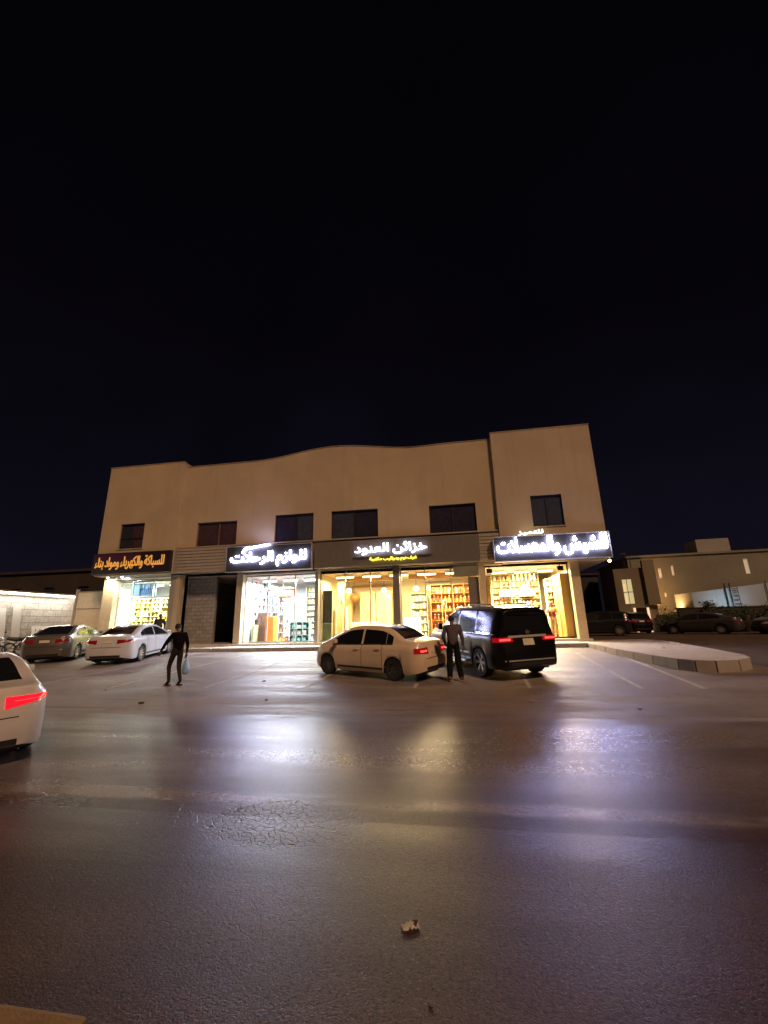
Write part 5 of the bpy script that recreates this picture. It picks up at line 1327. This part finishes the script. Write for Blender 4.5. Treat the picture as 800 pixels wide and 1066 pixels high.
bush(18.6, 34.2, .4, 1.0, 2.2, 1, 'tall dark bush at the left end of the bush row before the annex'); bush(20.2, 34.0, .4, 1.1, 1.9, 2, 'round dark bush second from the left before the annex')
bush(21.9, 34.1, .4, .9, 1.7, 3, 'dark bush third from the left before the annex'); bush(23.2, 34.3, .4, .8, 1.9, 4, 'thin bush with arching twigs at the right end of the row')
bush(16.6, 37.0, .4, .8, 1.6, 5, 'small bush against the orange lit foot of the villa', 500); bush(14.9, 33.5, .4, .7, 1.0, 6, 'low scrubby bush right of the villa doorway', 400)

# ------------------------------------------------------------------ litter and small things
t = thing('crumpled_paper', 'crumpled white and brown paper wrapper lying alone on the road', 'litter', (-.41, 3.14, -.327), R(20)); b = MB(); rnd = random.Random(3); nx, ny = 9, 5
for i in range(nx+1):
    for j in range(ny+1):
        b.v.append(((i/nx-.5)*.105, (j/ny-.5)*.055, (.0 if (i+j) % 2 else .024*rnd.random())))
for i in range(nx):
    for j in range(ny): k = i*(ny+1)+j; b.f.append((k, k+ny+1, k+ny+2, k+1)); b.m.append(1 if (i > 5 and rnd.random() < .6) else 0)
o = b.build('wrapper', [gm('paperwhite', (.55, .52, .47), .6), gm('paperbrown', (.10, .05, .03))], t); md = o.modifiers.new('t', 'SOLIDIFY'); md.thickness = .002
rnd = random.Random(11)
for i, (x, y) in enumerate(((-.25, 2.6), (1.1, 5.9), (-7.1, 9.0), (-5.4, 11.6), (-9.3, 10.4), (-4.3, 9.4), (3.2, 8.9), (7.0, 16.5), (5.6, 17.9), (1.4, 9.4))):
    lab = {0: 'tiny dark pebble at the bottom of the picture below the wrapper', 1: 'small pebble on the shiny band of the road', 2: 'flat dark scrap on the car park left of the walking man', 7: 'white scrap lying on the raised pavement', 8: 'dark scrap beside the top of the parking line near the raised pavement'}.get(i, 'small stone lying on the car park asphalt')
    t = thing('scrap' if i in (2, 7, 8) else 'stone', lab, 'scrap' if i in (2, 7, 8) else 'stone', (x, y, (gz(y) if i != 7 else zt_slab(y))+.003), rnd.uniform(0, 6), None if i in (0, 1, 2, 7, 8) else 'stones on the car park')
    s_ = {0: .012, 1: .02, 2: .07, 7: .07, 8: .12}.get(i, .05)
    b = MB(); n = 8; 
    for z_, r_ in ((0, .8), (.25*s_, 1), (.45*s_, .6)):
        for j in range(n): a = 2*math.pi*j/n; q = s_*r_*rnd.uniform(.75, 1.1); b.v.append((q*math.cos(a)*1.3, q*math.sin(a)*.8, z_))
    for i2 in range(2):
        for j in range(n): b.f.append((i2*n+j, i2*n+(j+1) % n, (i2+1)*n+(j+1) % n, (i2+1)*n+j)); b.m.append(0)
    b.f.append(tuple(2*n+j for j in range(n))); b.m.append(0)
    b.build('lump', gm('paperwhite', (.55, .52, .47), .6) if i == 7 else gm('darkscrap', (.03, .025, .02)) if i in (0, 2, 8) else M['concrete'], t)

# ------------------------------------------------------------------ sky, street light, camera
w = bpy.data.worlds.new('World'); scene.world = w; w.use_nodes = True; n = w.node_tree; bg = n.nodes['Background']
tc = n.nodes.new('ShaderNodeTexCoord'); sp = n.nodes.new('ShaderNodeSeparateXYZ'); n.links.new(tc.outputs['Generated'], sp.inputs[0])
rp = n.nodes.new('ShaderNodeValToRGB'); e = rp.color_ramp.elements
e[0].position = 0; e[0].color = (.0070, .0058, .0098, 1); e[1].position = 1; e[1].color = (.0008, .0007, .0009, 1)
for p_, c_ in ((.12, (.0050, .0043, .0088)), (.35, (.0029, .0025, .0052)), (.60, (.0016, .0012, .0026))): q = e.new(p_); q.color = (*c_, 1)
n.links.new(sp.outputs[2], rp.inputs[0])
nz = n.nodes.new('ShaderNodeTexNoise'); nz.inputs['Scale'].default_value = 2.2; nz.inputs['Detail'].default_value = 7; n.links.new(tc.outputs['Generated'], nz.inputs['Vector'])
mr = n.nodes.new('ShaderNodeMapRange'); mr.inputs[1].default_value = .3; mr.inputs[2].default_value = .7; mr.inputs[3].default_value = .72; mr.inputs[4].default_value = 1.28; n.links.new(nz.outputs['Fac'], mr.inputs[0])
sc_ = n.nodes.new('ShaderNodeVectorMath'); sc_.operation = 'SCALE'; n.links.new(rp.outputs[0], sc_.inputs[0]); n.links.new(mr.outputs[0], sc_.inputs['Scale']); n.links.new(sc_.outputs[0], bg.inputs['Color']); bg.inputs['Strength'].default_value = 1

s = bpy.data.lights.new('street_light', 'SUN'); s.energy = 1.8; s.color = (1, .60, .36); s.angle = R(6)
so = bpy.data.objects.new('street_light', s); col.objects.link(so)
d = Vector((.50, -.72, .85)).normalized(); so.rotation_euler = d.to_track_quat('Z', 'Y').to_euler(); so.location = (10, -14, 12)

cam = bpy.data.cameras.new('Camera'); co = bpy.data.objects.new('Camera', cam); col.objects.link(co); scene.camera = co
PITCH, ROLL, YAW, F = R(15.2), R(1.3), math.atan2(.1622651, .9867472), 430
fw = Vector((0, math.cos(PITCH), math.sin(PITCH))); up = Vector((0, -math.sin(PITCH), math.cos(PITCH))); rt = Vector((1, 0, 0))
rt2 = rt*math.cos(ROLL)-up*math.sin(ROLL); up2 = up*math.cos(ROLL)+rt*math.sin(ROLL)
Rz = Matrix.Rotation(YAW, 3, 'Z'); fw, rt2, up2 = Rz@fw, Rz@rt2, Rz@up2
mw = Matrix((rt2, up2, -fw)).transposed().to_4x4(); mw.translation = (0, 0, 1.5); co.matrix_world = mw
cam.sensor_fit = 'HORIZONTAL'; cam.sensor_width = 36; cam.lens = 36*F/800; cam.clip_start = .05; cam.clip_end = 2000

scene.render.engine = 'CYCLES'
scene.view_settings.view_transform = 'Standard'; scene.view_settings.look = 'None'; scene.view_settings.exposure = 0; scene.view_settings.gamma = 1
cy = scene.cycles; cy.use_denoising = True; cy.sample_clamp_indirect = 4; cy.max_bounces = 6; cy.diffuse_bounces = 3; cy.glossy_bounces = 3; cy.transparent_max_bounces = 12; cy.caustics_reflective = False; cy.caustics_refractive = False
